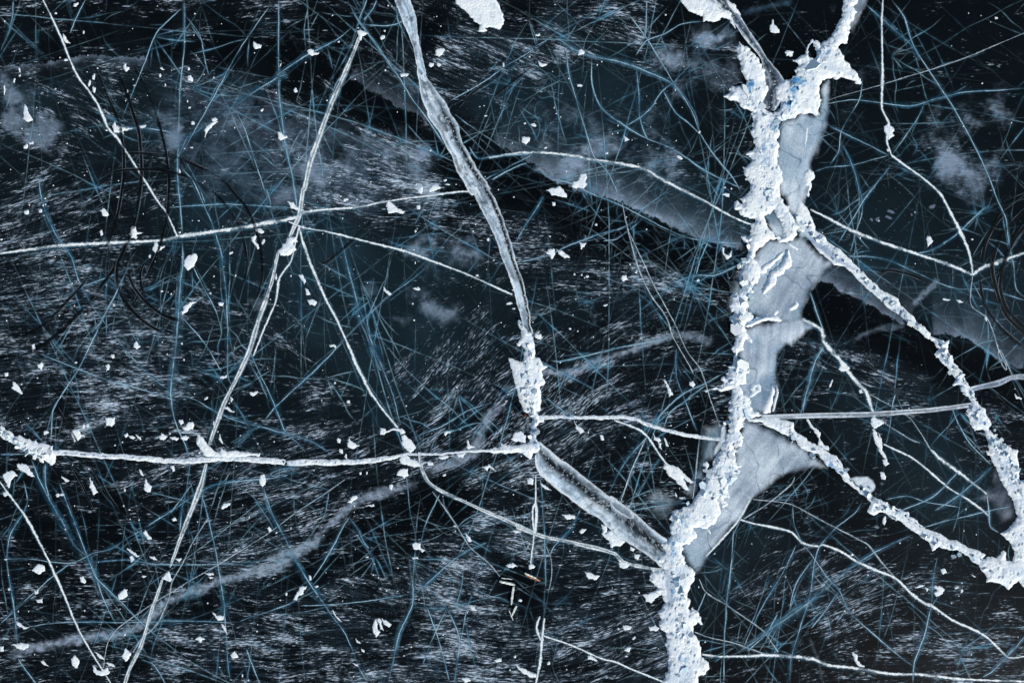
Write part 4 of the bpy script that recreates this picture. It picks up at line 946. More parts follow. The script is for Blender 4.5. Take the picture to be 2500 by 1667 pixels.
def seam_color(paths, seed, wid=26, pits=1.0, blue=1.0, grey=()):
    paths = [smooth_path(P(p), 12) for p in paths]; grey = [(P(g), a) for g, a in grey]
    def f(x, y, d, c, h, n, inn):
        dist = np.full(x.shape, 1e9)
        for p in paths: dist = np.minimum(dist, dist_path(x.ravel(), y.ravel(), p)[0].reshape(x.shape))
        sm = np.exp(-(dist / wid) ** 2)
        # broken blocks heaped along the seam
        d1, e1, r1 = cells(x + 5 * fbm(x, y, 12, 2, seed), y * .8 + 5 * fbm(x, y, 12, 2, seed + 1), 11, seed)
        d2, e2, r2 = cells(x * 1.1, y * .75, 5.5, seed + 2)
        lowf = fbm(x, y, 34, 3, seed + 6)
        h = h + inn * sm * (.038 * (r1 - .35) + .014 * (r2 - .5)) - .022 * sm * inn * ss(.16, 0, e1)
        # overlapping crust scallops elsewhere
        d3, e3, r3 = cells(x + 8 * n, y * .6, 21, seed + 9)
        sm = sm * (.35 + 1.1 * ss(.35, .65, fbm(x, y, 60, 3, seed + 21)))
        h = h + inn * (1 - sm) * .015 * (r3 - .4)
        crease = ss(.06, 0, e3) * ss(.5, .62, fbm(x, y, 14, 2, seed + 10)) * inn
        pit = ((r1 > .86) & (lowf > .47)) * ss(.03, .16, e1) * ss(.25, .7, sm)
        pit2 = ss(.71, .80, fbm(x, y * .7, 10, 3, seed + 12)) * ss(.1, .5, sm) * .9
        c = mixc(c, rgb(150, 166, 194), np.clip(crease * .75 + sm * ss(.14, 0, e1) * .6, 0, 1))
        c = mixc(c, rgb(172, 186, 212), ((r2 < .22) * ss(0, .12, e2) * sm) * .55)
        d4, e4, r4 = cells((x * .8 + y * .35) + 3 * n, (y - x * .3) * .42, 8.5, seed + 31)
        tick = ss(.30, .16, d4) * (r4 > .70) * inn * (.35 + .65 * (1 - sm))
        c = mixc(c, rgb(86, 104, 136), np.clip(tick * .8, 0, 1)); h = h - tick * .012  # shadow detail of the crust painted in as dark ticks
        for g, a in grey:
            gd = sdf(x, y, g) + 9 * (fbm(x, y, 18, 3, seed + 14) - .5)
            gm = ss(-2, 7, gd) * a
            c = mixc(c, mixc(np.broadcast_to(rgb(120, 140, 170), x.shape + (3,)), rgb(175, 188, 210), fbm(x, y, 22, 4, seed + 15)), gm)
            h = h - gm * inn * .05
        soft = ss(.45, .75, fbm(x, y, 9, 3, seed + 19))
        deep = np.clip(pit * .8 * (.3 + .9 * soft) + pit2 * .5, 0, 1) * pits
        c = mixc(c, rgb(96, 142, 190), np.clip(deep * blue, 0, 1))
        c = mixc(c, rgb(30, 62, 105), np.clip((deep - .55) * 1.6, 0, 1) * ss(.5, .7, fbm(x, y, 7, 2, seed + 16)))
        h = h - deep * .04
        return c, h
    return f

MAIN = P("A3:1860,350 1880,440 1910,540 1960,620 1940,660 1850,670 1830,700 1790,740 1830,760 1880,790 1900,820 1970,845 1995,870 2000,980 2010,1100 "
 "R2:600,1320 550,1340 465,1420 530,1480 R3:525,50 530,130 410,190 440,230 440,320 460,400 515,470 490,560 400,630 355,655 400,720 380,745 330,700 245,705 285,790 290,840 350,860 420,930 480,950 570,960 580,1000 540,1060 525,1130 520,1230 400,1240 430,1290 500,1330 500,1400 480,1560 "
 "R4:480,240 390,260 370,330 350,420 330,510 370,590 400,640 300,700 210,745 190,850 210,950 260,1040 320,1130 245,1190 300,1200 290,1350 275,1500 R5:590,50 575,160 565,420 490,500 460,590 380,670 480,700 400,740 250,800 130,810 140,830 280,830 430,820 520,800 520,900 510,1100 495,1200 480,1450 "
 "R6:1105,100 1100,250 1060,340 1000,470 950,580 850,650 870,740 830,820 780,920 700,1060 640,1180 580,1240 500,1310 400,1370 300,1420 240,1500 D3:1375,270 1360,350 1370,430 1345,470 1300,490 1310,560 1290,620 1330,690 1300,700 1220,695 1200,740 1250,800 1290,830 1260,870 1310,910 1330,960 1300,990 1255,1030 1290,1080 1290,1120 1330,1200 1330,1290 1360,1370 1340,1480 1320,1568 1310,1700 "
 "D3:1620,1700 1600,1568 1590,1510 1640,1500 1660,1460 1650,1410 1600,1360 1600,1300 1570,1240 1550,1180 1545,1120 1580,1095 1610,1100 1600,1050 1570,1000 1545,970 1530,1000 1510,940 1505,890 1530,840 1560,760 1555,710 1500,670 1470,580 1470,520 1530,490 1560,460 1560,390 1600,370 1690,430 1660,380 1740,330 1755,250 1740,170 "
 "R6:1060,1430 1040,1370 1120,1370 1080,1290 1060,1240 1150,1240 1120,1180 1180,1190 1130,1140 1160,1060 1210,1020 1200,970 1255,920 1230,850 1310,820 1300,780 1250,760 1340,740 1310,680 1250,640 1250,560 1300,540 1210,450 1310,465 1345,380 1330,310 1380,305 1330,250 1290,170 1340,140 1405,140 1390,100 1330,60 R5:780,1390 710,1330 800,1270 920,1250 "
 "R5:1000,1200 870,1150 830,1000 780,930 700,850 640,740 700,730 780,710 800,640 800,560 835,490 790,480 740,370 650,330 640,250 720,210 720,170 780,80 860,160 860,100 830,30 R4:540,1540 550,1450 490,1350 430,1240 480,1200 590,1080 520,1050 450,960 490,920 480,830 520,760 600,740 580,680 620,640 600,580 660,550 660,450 760,400 750,340 650,290 600,200 620,120 "
 "R3:700,1370 790,1290 900,1290 1030,1340 1010,1400 1040,1390 1060,1340 1220,1460 1250,1440 1110,1320 1180,1290 1230,1220 1220,1140 1240,1180 1320,1180 1350,1150 1300,1080 1240,1040 1200,950 1130,840 1120,760 1040,700 980,640 960,530 1010,420 1020,380 990,280 970,180 940,100 "
 "R2:935,1500 945,1250 940,1180 975,1120 975,1050 930,1010 990,930 1080,900 1170,860 1260,780 1430,800 1550,820 1570,790 1560,700 1580,600 1560,500 1600,370 1620,320 1690,280 1740,265 1850,270 R1:1500,1210 1620,1210 1760,1270 1890,1300 1895,1230 1830,1130 1690,980 1640,900 1620,820 1570,740 1560,690 1680,680 1700,580 1710,450 1760,320 1850,210 1800,110 1840,40 1860,-60 "
 "R1:1690,-60 1600,220 1500,430 1420,570 1290,640 1270,700 1240,640 1200,590 1140,590 1080,660 1050,760 1020,850 940,870 870,910 950,980 920,1050 910,1180 870,1210 760,1210 700,1220 640,1260 560,1330 R2:880,400 890,450 900,600 960,640 960,700 920,780 830,810 740,760 690,680 720,560 790,450 790,390 720,330 740,250 730,150 700,60 A3:2080,500 2020,420 1960,370 1900,330")
ridge = relief("pressure_ridge", [MAIN], .15, 9, 4.5, 501, M_RIDGE, res=1.25, spike=3.2, bump=.15,
    holes=[P("R3:740,930 870,820 960,960 1000,1080 1000,1230 900,1220 800,1060"), P("R3:340,690 385,700 400,735 370,740 345,715"), P("R1:1060,860 1100,720 1160,640 1190,760 1190,860 1140,880")],
    color=seam_color(["R1:1400,600 1250,880 1120,1050 960,1250 R2:1150,500 1100,650 1020,780 980,950", "R2:450,330 470,560 620,660 870,860 850,1000 780,1200 R3:740,60 700,280 800,430 760,600 840,700 960,850 1080,1050 1200,1180", "R3:560,1200 R4:440,300 420,600 350,900 300,1150 R5:640,100 660,400 600,650 640,900 700,1020",
      "R5:700,1020 560,1200 520,1400 R6:1130,100 1110,350 960,620 850,850 700,1100 560,1250 400,1420 D3:1500,250 1430,400 1380,560", "R6:1230,520 1200,700 1200,850 1100,1100 950,1220", "D3:1380,560 1410,700 1430,900 1450,1100 1470,1300 1480,1700"], 520, wid=15,
      grey=[("R2:760,900 860,880 960,900 960,1000 900,1100 800,1050", .7), ("R6:1010,790 1100,800 1180,760 1190,850 1150,980 1060,1060 1010,960 1040,900", .85), ("D3:1310,700 1370,720 1400,850 1390,1000 1340,1000 1320,850", .7), ("R1:1060,700 1150,620 1230,700 1300,860 1200,860 1050,900", .5), ("R1:740,1260 820,1250 960,1180 1010,1230 940,1350 880,1460 780,1440", .55), ("R4:380,280 460,260 470,480 420,600 340,500", .5), ("R3:1280,1030 1400,1010 1480,1080 1500,1200 1420,1220", .5)]))
tag(ridge, "tall white pressure ridge of broken snowy ice running down the picture right of middle", "ice ridge")
# deep melt blue parts of the ridge
def lens(name, path, seed, c1, parent, h, lab=None):
    pl = P(path)
    def col(x, y, d, c, hh, n, inn):
        c = mixc(np.broadcast_to(c1, x.shape + (3,)), rgb(176, 200, 222), np.clip(ss(5, 0, d) * .8 + ss(.42, .7, n) * .7, 0, 1))
        return mixc(c, rgb(20, 44, 74), ss(.45, .2, n) * .6), hh
    o = relief(name, [pl], .03, 5, 5, seed, M_RIDGE, res=1.3, color=col, bump=.4, parent=parent, z0=h, detail=7)
    if lab: o['label'] = lab
    return o
for i, pth in enumerate(("R1:880,1190 1000,1180 1080,1220 1060,1270 980,1330 940,1420 860,1480 790,1440 790,1370 860,1330 800,1290", "R1:1210,880 1290,860 1230,960 1130,1080 1040,1150 1010,1120 1100,1000 1190,940", "R2:450,330 560,310 570,370 520,440 500,560 450,480",
        "R2:1020,690 1110,560 1180,560 1150,650 1060,720", "R2:840,1000 920,990 890,1060 850,1060", "R3:590,790 640,780 660,830 620,870", "R3:640,190 690,190 680,240 650,240", "R3:680,490 730,500 720,530 690,525", "R3:800,660 850,660 850,700 810,700",
        "R3:720,60 745,60 740,130 725,130", "R6:370,1530 400,1510 440,1540 400,1600 370,1600", "D3:1430,350 1450,300 1465,310 1440,370", "D3:1370,510 1400,505 1390,580 1370,560", "D3:1390,860 1420,860 1415,895 1392,895", "D3:1470,1360 1490,1360 1485,1500 1470,1500",
        "R7:370,170 400,110 430,120 400,180", "R7:500,140 560,130 540,150 505,152", "R3:830,880 860,850 900,880 930,960 960,1060 940,1180 860,1120 800,1000")):
    if i < 17: lens("melt_hollow", pth, 560 + i, rgb(72, 132, 190), ridge, .135, "deep blue hollow of bare ice in the ridge")

M_SLAB = mat_plain("broken slab ice", rgb(176, 196, 214), .35, .22, 3.0, .4); M_SLABW = mat_plain("frosted slab ice", rgb(214, 220, 230), .7, .08, 4.0, .2)
def slabs(parent, seams, count, seed, spread=11, zb=.12, big=1.0):
    r = random.Random(seed)
    ps = [smooth_path(P(s_), 6) for s_ in seams]; ws = [len(p_) for p_ in ps]
    for i in range(count):
        p_ = r.choices(ps, ws)[0]; q_ = p_[r.randrange(len(p_))]
        x_, y_ = W2(q_[0] + r.gauss(0, spread), q_[1] + r.gauss(0, spread)); L_ = r.uniform(.14, .42) * big * (1.7 if r.random() < .12 else 1); n_ = r.choice((4, 5, 5, 6))
        a0 = r.uniform(0, 6.28); el = r.uniform(.4, .9); th = r.uniform(.04, .09)
        pts_ = [(L_ * r.uniform(.75, 1.15) * math.cos(a0 + t * 6.283 / n_), L_ * el * r.uniform(.75, 1.15) * math.sin(a0 + t * 6.283 / n_)) for t in range(n_)]
        co = [(a, b, 0) for a, b in pts_] + [(a * .93, b * .93, th) for a, b in pts_]
        fa = [tuple(range(n_ - 1, -1, -1)), tuple(range(n_, 2 * n_))] + [(t, (t + 1) % n_, n_ + (t + 1) % n_, n_ + t) for t in range(n_)]
        me = bpy.data.meshes.new("ice_slab"); me.from_pydata(co, [], fa); me.materials.append(M_SLAB if r.random() < .38 else M_SLABW)
        o = bpy.data.objects.new("ice_slab", me); COL.objects.link(o); o.parent = parent
        o.location = Vector((float(x_), float(y_), zb + r.uniform(-.03, .03))) - parent.location
        o.rotation_euler = (r.gauss(0, .28), r.gauss(0, .28), r.uniform(0, 6.28))
slabs(ridge, ["R1:1400,600 1250,880 1120,1050 960,1250 R2:1150,500 1020,780", "R2:450,330 470,560 620,660 870,860", "R3:740,60 700,280 800,430 760,600 840,700 960,850 1080,1050", "R3:560,1200 R4:440,300 420,600 350,900 300,1150 R5:640,100 660,400 600,650 640,900",
   "R5:560,1200 520,1400 R6:1130,100 1110,350 960,620 850,850 700,1100 560,1250 400,1420 D3:1500,250 1430,400", "R6:1200,700 1200,850 1100,1100 950,1220", "D3:1410,700 1450,1100 1480,1500"], 98, 31)

# raised wedges of snow inside the middle pool
def snowthing(name, pth, hgt, seed, lab, cat, amp=2.5, w=5, z0=.03, **kw):
    o = relief(name, [P(pth)], hgt, w, amp, seed, M_RIDGE, res=1.3, z0=z0, **kw); tag(o, lab, cat); return o
snowthing("snow_wedge", "R4:1050,65 980,180 880,280 780,370 760,430 700,450 650,420 690,330 740,270 780,240 860,190 950,120", .10, 580, "white wedge of snow left of the deep blue gash in the middle pool", "snow wedge")
snowthing("snow_wedge", "R4:1085,60 1110,90 1130,150 1170,230 1150,320 1040,340 1010,420 900,480 890,590 800,680 700,750 670,680 740,560 800,430 950,280 1050,150", .16, 581, "broad toothed snow wedge right of the deep blue gash", "snow wedge", spike=2)
g = lens("blue_gash", "R4:1070,110 1050,160 960,260 870,350 790,430 740,470 760,420 860,310 960,220 1040,120", 582, rgb(36, 86, 150), None, .035)
tag(g, "deep blue open gash between two snow blades in the middle pool", "ice gash")
g = lens("blue_gash", "R4:430,1190 480,1130 620,1080 760,1060 860,1050 800,1075 640,1120 500,1180", 583, rgb(64, 110, 165), None, .035)  # blue shade along the lip's upper side, put into the colour
tag(g, "blue shadowed gash above the snow lip crossing the ridge", "ice gash")
snowthing("snow_lip", "R4:420,1240 480,1190 620,1130 780,1080 900,1070 1000,1140 960,1150 800,1140 640,1180 540,1230", .10, 584, "curved white lip of snow crossing between the middle pool and cloudy pool", "snow lip")
snowthing("snow_clod", "R4:1100,990 1095,930 1150,900 1200,830 1260,890 1240,940 1150,1000", .10, 585, "angular clod of snow at the middle pool's lower end", "snow clod")
snowthing("snow_clod", "R4:870,1050 880,1010 950,970 965,1010 900,1065", .08, 586, "little upright snow slab above the curved snow lip", "snow clod")
snowthing("snow_bar", "R3:1060,1330 1110,1330 1250,1430 1225,1455 1100,1380", .10, 587, "short straight bar of snow sticking out below the upper pool", "snow bar", amp=1)
snowthing("snow_strip", "R5:1150,750 1190,800 1190,880 1160,1050 1120,1170 1010,1190 1010,1100 1060,1000 1120,880", .07, 588, "pointed snow strip in the cloudy pool, wider of the two", "snow strip")
snowthing("snow_strip", "R5:1230,760 1255,860 1220,980 1190,1120 1165,1160 1180,1020 1225,880", .05, 589, "thin snow strip at the right rim of the cloudy pool", "snow strip", amp=1)
snowthing("snow_patch", "R5:820,820 880,740 960,720 1000,780 980,860 900,900 830,950 810,930 850,860", .05, 590, "ring shaped snow patch with dark centre inside the cloudy pool", "snow patch", holes=[P("R5:890,800 920,790 930,820 900,830")])
snowthing("snow_strip", "R3:1320,250 1400,190 1480,240 1500,340 1440,400 1440,480 1400,560 1400,640 1370,580 1390,480 1340,440 1320,350", .08, 591, "toothed snow strip at the right rim of the upper pool", "snow strip")
snowthing("snow_strip", "R2:1370,1000 1400,1010 1390,1150 1360,1330 1340,1568 1300,1568 1330,1330 1340,1150 R3:1340,0 1310,250 1290,0", .03, 592, "faint snow vein running down the middle of the upper pool", "snow strip", amp=1)

# north west spur of snow
snowthing("snow_spur", "A3:1440,-30 1470,20 1510,80 1570,110 1620,115 1620,165 1700,160 1780,140 1830,150 1880,230 1850,100 1740,50 1640,0 1620,-30", .09, 593, "white snow spur reaching the top edge left of the bright rimmed lead", "snow spur", z0=0, amp=4, w=8)
snowthing("snow_spur", "A3:1790,0 1870,40 1900,110 1860,100 1810,40", .06, 594, "small snow scrap on the right rim of the bright rimmed lead", "snow spur", z0=.02)

# SE arm, right ridge, lower arm, middle ridge, left ridge
def ridge_arm(path, hgt, w, amp, seed, seams, lab, wid=10, pits=1.0, holes=(), grey=(), spike=1.0, res=1.4, z0=0, nsl=30):
    o = relief("pressure_ridge", [P(path)], hgt, w, amp, seed, M_RIDGE, res=res, spike=spike, bump=.25, holes=[P(h) for h in holes], color=seam_color(seams, seed + 10, wid=wid, pits=pits, grey=grey), z0=z0)
    tag(o, lab, "ice ridge"); LAND.append((lab, P(seams[0]))); slabs(o, seams, nsl, seed, spread=5 if wid < 8 else 8, zb=hgt * .85, big=.75); return o
ridge_arm("B4:470,270 530,330 580,430 600,510 680,560 690,600 790,660 870,750 960,830 1100,960 1230,1030 1250,1080 1340,1160 1400,1230 1480,1290 1470,1340 1350,1250 1190,1120 1050,1000 900,860 830,790 740,770 640,690 560,600 500,520 450,450 430,380", .10, 7, 2.2, 601,
    ["B4:480,420 600,560 760,700 900,810 1050,950 1250,1130 1400,1260"], "straight white ridge arm with a grey trough, running from main ridge to lower right", wid=7, pits=.5, grey=[("B4:500,500 560,540 700,640 830,740 900,800 880,820 760,760 640,670 540,590", .95), ("B4:950,880 1150,1040 1360,1230 1340,1240 1140,1070 940,910", .6)], spike=.8)
ridge_arm("C4:1480,90 1400,20 1480,60 1560,90 1610,100 1610,190 1700,310 1730,340 1780,440 1820,560 1900,620 1930,700 1930,780 2000,850 2080,910 2160,940 2150,1010 2160,1130 2230,1200 RX:600,420 600,720 530,730 500,720 510,690 510,660 490,610 460,590 430,570 440,560 500,520 520,480 510,440 480,360 430,250 380,140 360,110 C4:1940,960 1900,800 1830,790 1790,700 1740,640 1790,600 1760,520 1720,500 1700,450 1650,440 1670,400 1650,340 1600,290 1540,250 1510,210 1530,150", .13, 9, 4, 602,
    ["C4:1560,150 1640,300 1760,480 1850,660 1900,760 2010,900 2080,1050 2180,1250"], "jagged white ridge of broken blocks along the right edge", wid=13, pits=1.2, spike=2.6, nsl=60,
    grey=[("C4:1940,860 1990,880 1990,960 2060,1080 2100,1200 2060,1180 1960,980", .6), ("C4:1540,210 1590,230 1600,270 1560,260", .8)])
ridge_arm("C4:130,690 270,670 350,700 430,740 460,800 560,880 700,950 800,1020 850,1100 900,1200 1050,1290 1300,1420 1500,1568 D4:1100,170 1400,360 1600,450 1700,490 1900,590 1870,620 1950,600 1990,610 2040,550 2060,560 2050,620 2110,640 2150,600 2240,640 2240,840 2180,840 2150,790 2080,850 2000,800 1960,790 1910,800 1890,740 1850,660 1780,610 1700,560 1640,560 1600,550 1540,530 1490,560 1460,480 1350,410 1250,330 1160,280 1100,270 1040,290 1000,250 1030,190 940,110 800,0 C4:790,1130 680,1050 620,960 560,950 490,920 430,850 340,810 240,760 160,720 60,710", .11, 9, 3, 603,
    ["C4:300,740 500,880 700,1010 850,1140 1000,1290 1300,1470 D4:1300,350 1500,480 1750,580 1950,690 2100,720"], "long white ridge arm crossing the lower right down to the right edge", wid=12, pits=.8, spike=1.2,
    holes=["D4:1640,570 1700,570 1760,600 1720,620 1660,600", "C4:1050,1370 1075,1375 1070,1390 1050,1385"])
ridge_arm("B3:205,1225 230,1300 215,1350 250,1420 245,1490 235,1520 125,1490 C3:140,280 165,340 170,420 205,480 210,560 230,600 240,640 280,660 300,700 300,870 270,890 200,905 110,905 70,890 60,920 0,935 -40,945 0,958 200,950 270,990 300,1000 330,960 385,940 380,880 350,860 345,810 375,795 340,760 360,735 395,710 400,695 360,690 340,640 370,620 380,560 385,510 370,460 395,440 400,400 380,330 440,290 400,280 370,240 330,235 315,120 300,60 B3:305,1300 270,1260", .11, 8, 3, 604,
    ["C3:260,0 280,150 280,400 300,600 330,800 340,900"], "white snowy ridge at the lower end of the wide healed lead", wid=9, pits=.7, spike=1.8, grey=[("C3:260,330 290,330 290,420 260,420", .5), ("C3:285,650 335,660 345,850 320,900 290,850", .9)])
ridge_arm("C1:-20,770 10,740 50,790 90,800 110,830 150,825 200,850 230,840 250,870 280,850 300,880 340,880 380,905 400,900 400,930 420,960 430,1000 430,1050 400,1060 350,1020 280,990 240,970 200,960 120,900 60,870 0,820 -20,810", .09, 7, 3, 605,
    ["C1:0,790 150,880 260,950 400,960"], "ragged white snow ridge entering from the left edge", wid=6, pits=.4, spike=1.2)
# thick horizontal crack filled with snow
def fat(path, ws, hgt, seed, lab, grey=()):
    p = smooth_path(P(path), 6); t = np.gradient(p, axis=0); t /= np.hypot(*t.T)[:, None]; nn = np.stack([-t[:, 1], t[:, 0]], 1)
    w = np.interp(np.linspace(0, 1, len(p)), np.linspace(0, 1, len(ws)), ws)[:, None] * .5
    poly = np.vstack([p + nn * w, (p - nn * w)[::-1]])
    o = relief("snow_filled_crack", [poly], hgt, 3, 1.6, seed, M_RIDGE, res=1.1, bump=.6, detail=7, color=seam_color([path], seed + 3, wid=5, pits=.25, grey=grey))
    tag(o, lab, "snow filled crack"); LAND.append((lab, p[::6])); return o
fat("C1:270,965 500,955 700,972 900,985 1130,1005 1300,1018 1450,1018 1560,1008 1700,1000 1900,1008 2195,1030 C2:280,1034 480,1030 820,1025 1050,1005 1250,965", [11, 13, 13, 12, 13, 12, 14, 13, 15, 14, 14, 13, 12, 5], .035, 610, "thick horizontal snow filled crack across the lower left",
    grey=[("C1:380,930 700,960 1100,985 1100,1000 700,985 380,960", .55)])
fat("C2:1240,966 1480,965 1700,945 1930,940 2160,945", [6, 5, 6, 6, 9], .025, 611, "thinner right part of the horizontal crack reaching the middle ridge")

fat("C3:350,697 400,690 450,684 750,688 920,686 1080,692 1200,743 1350,785 1500,820 1650,843 1800,862", [12, 8, 8, 9, 8, 9, 9, 9, 9, 10, 9], .025, 612, "thick smooth white crack between the snowy middle ridge and main ridge")

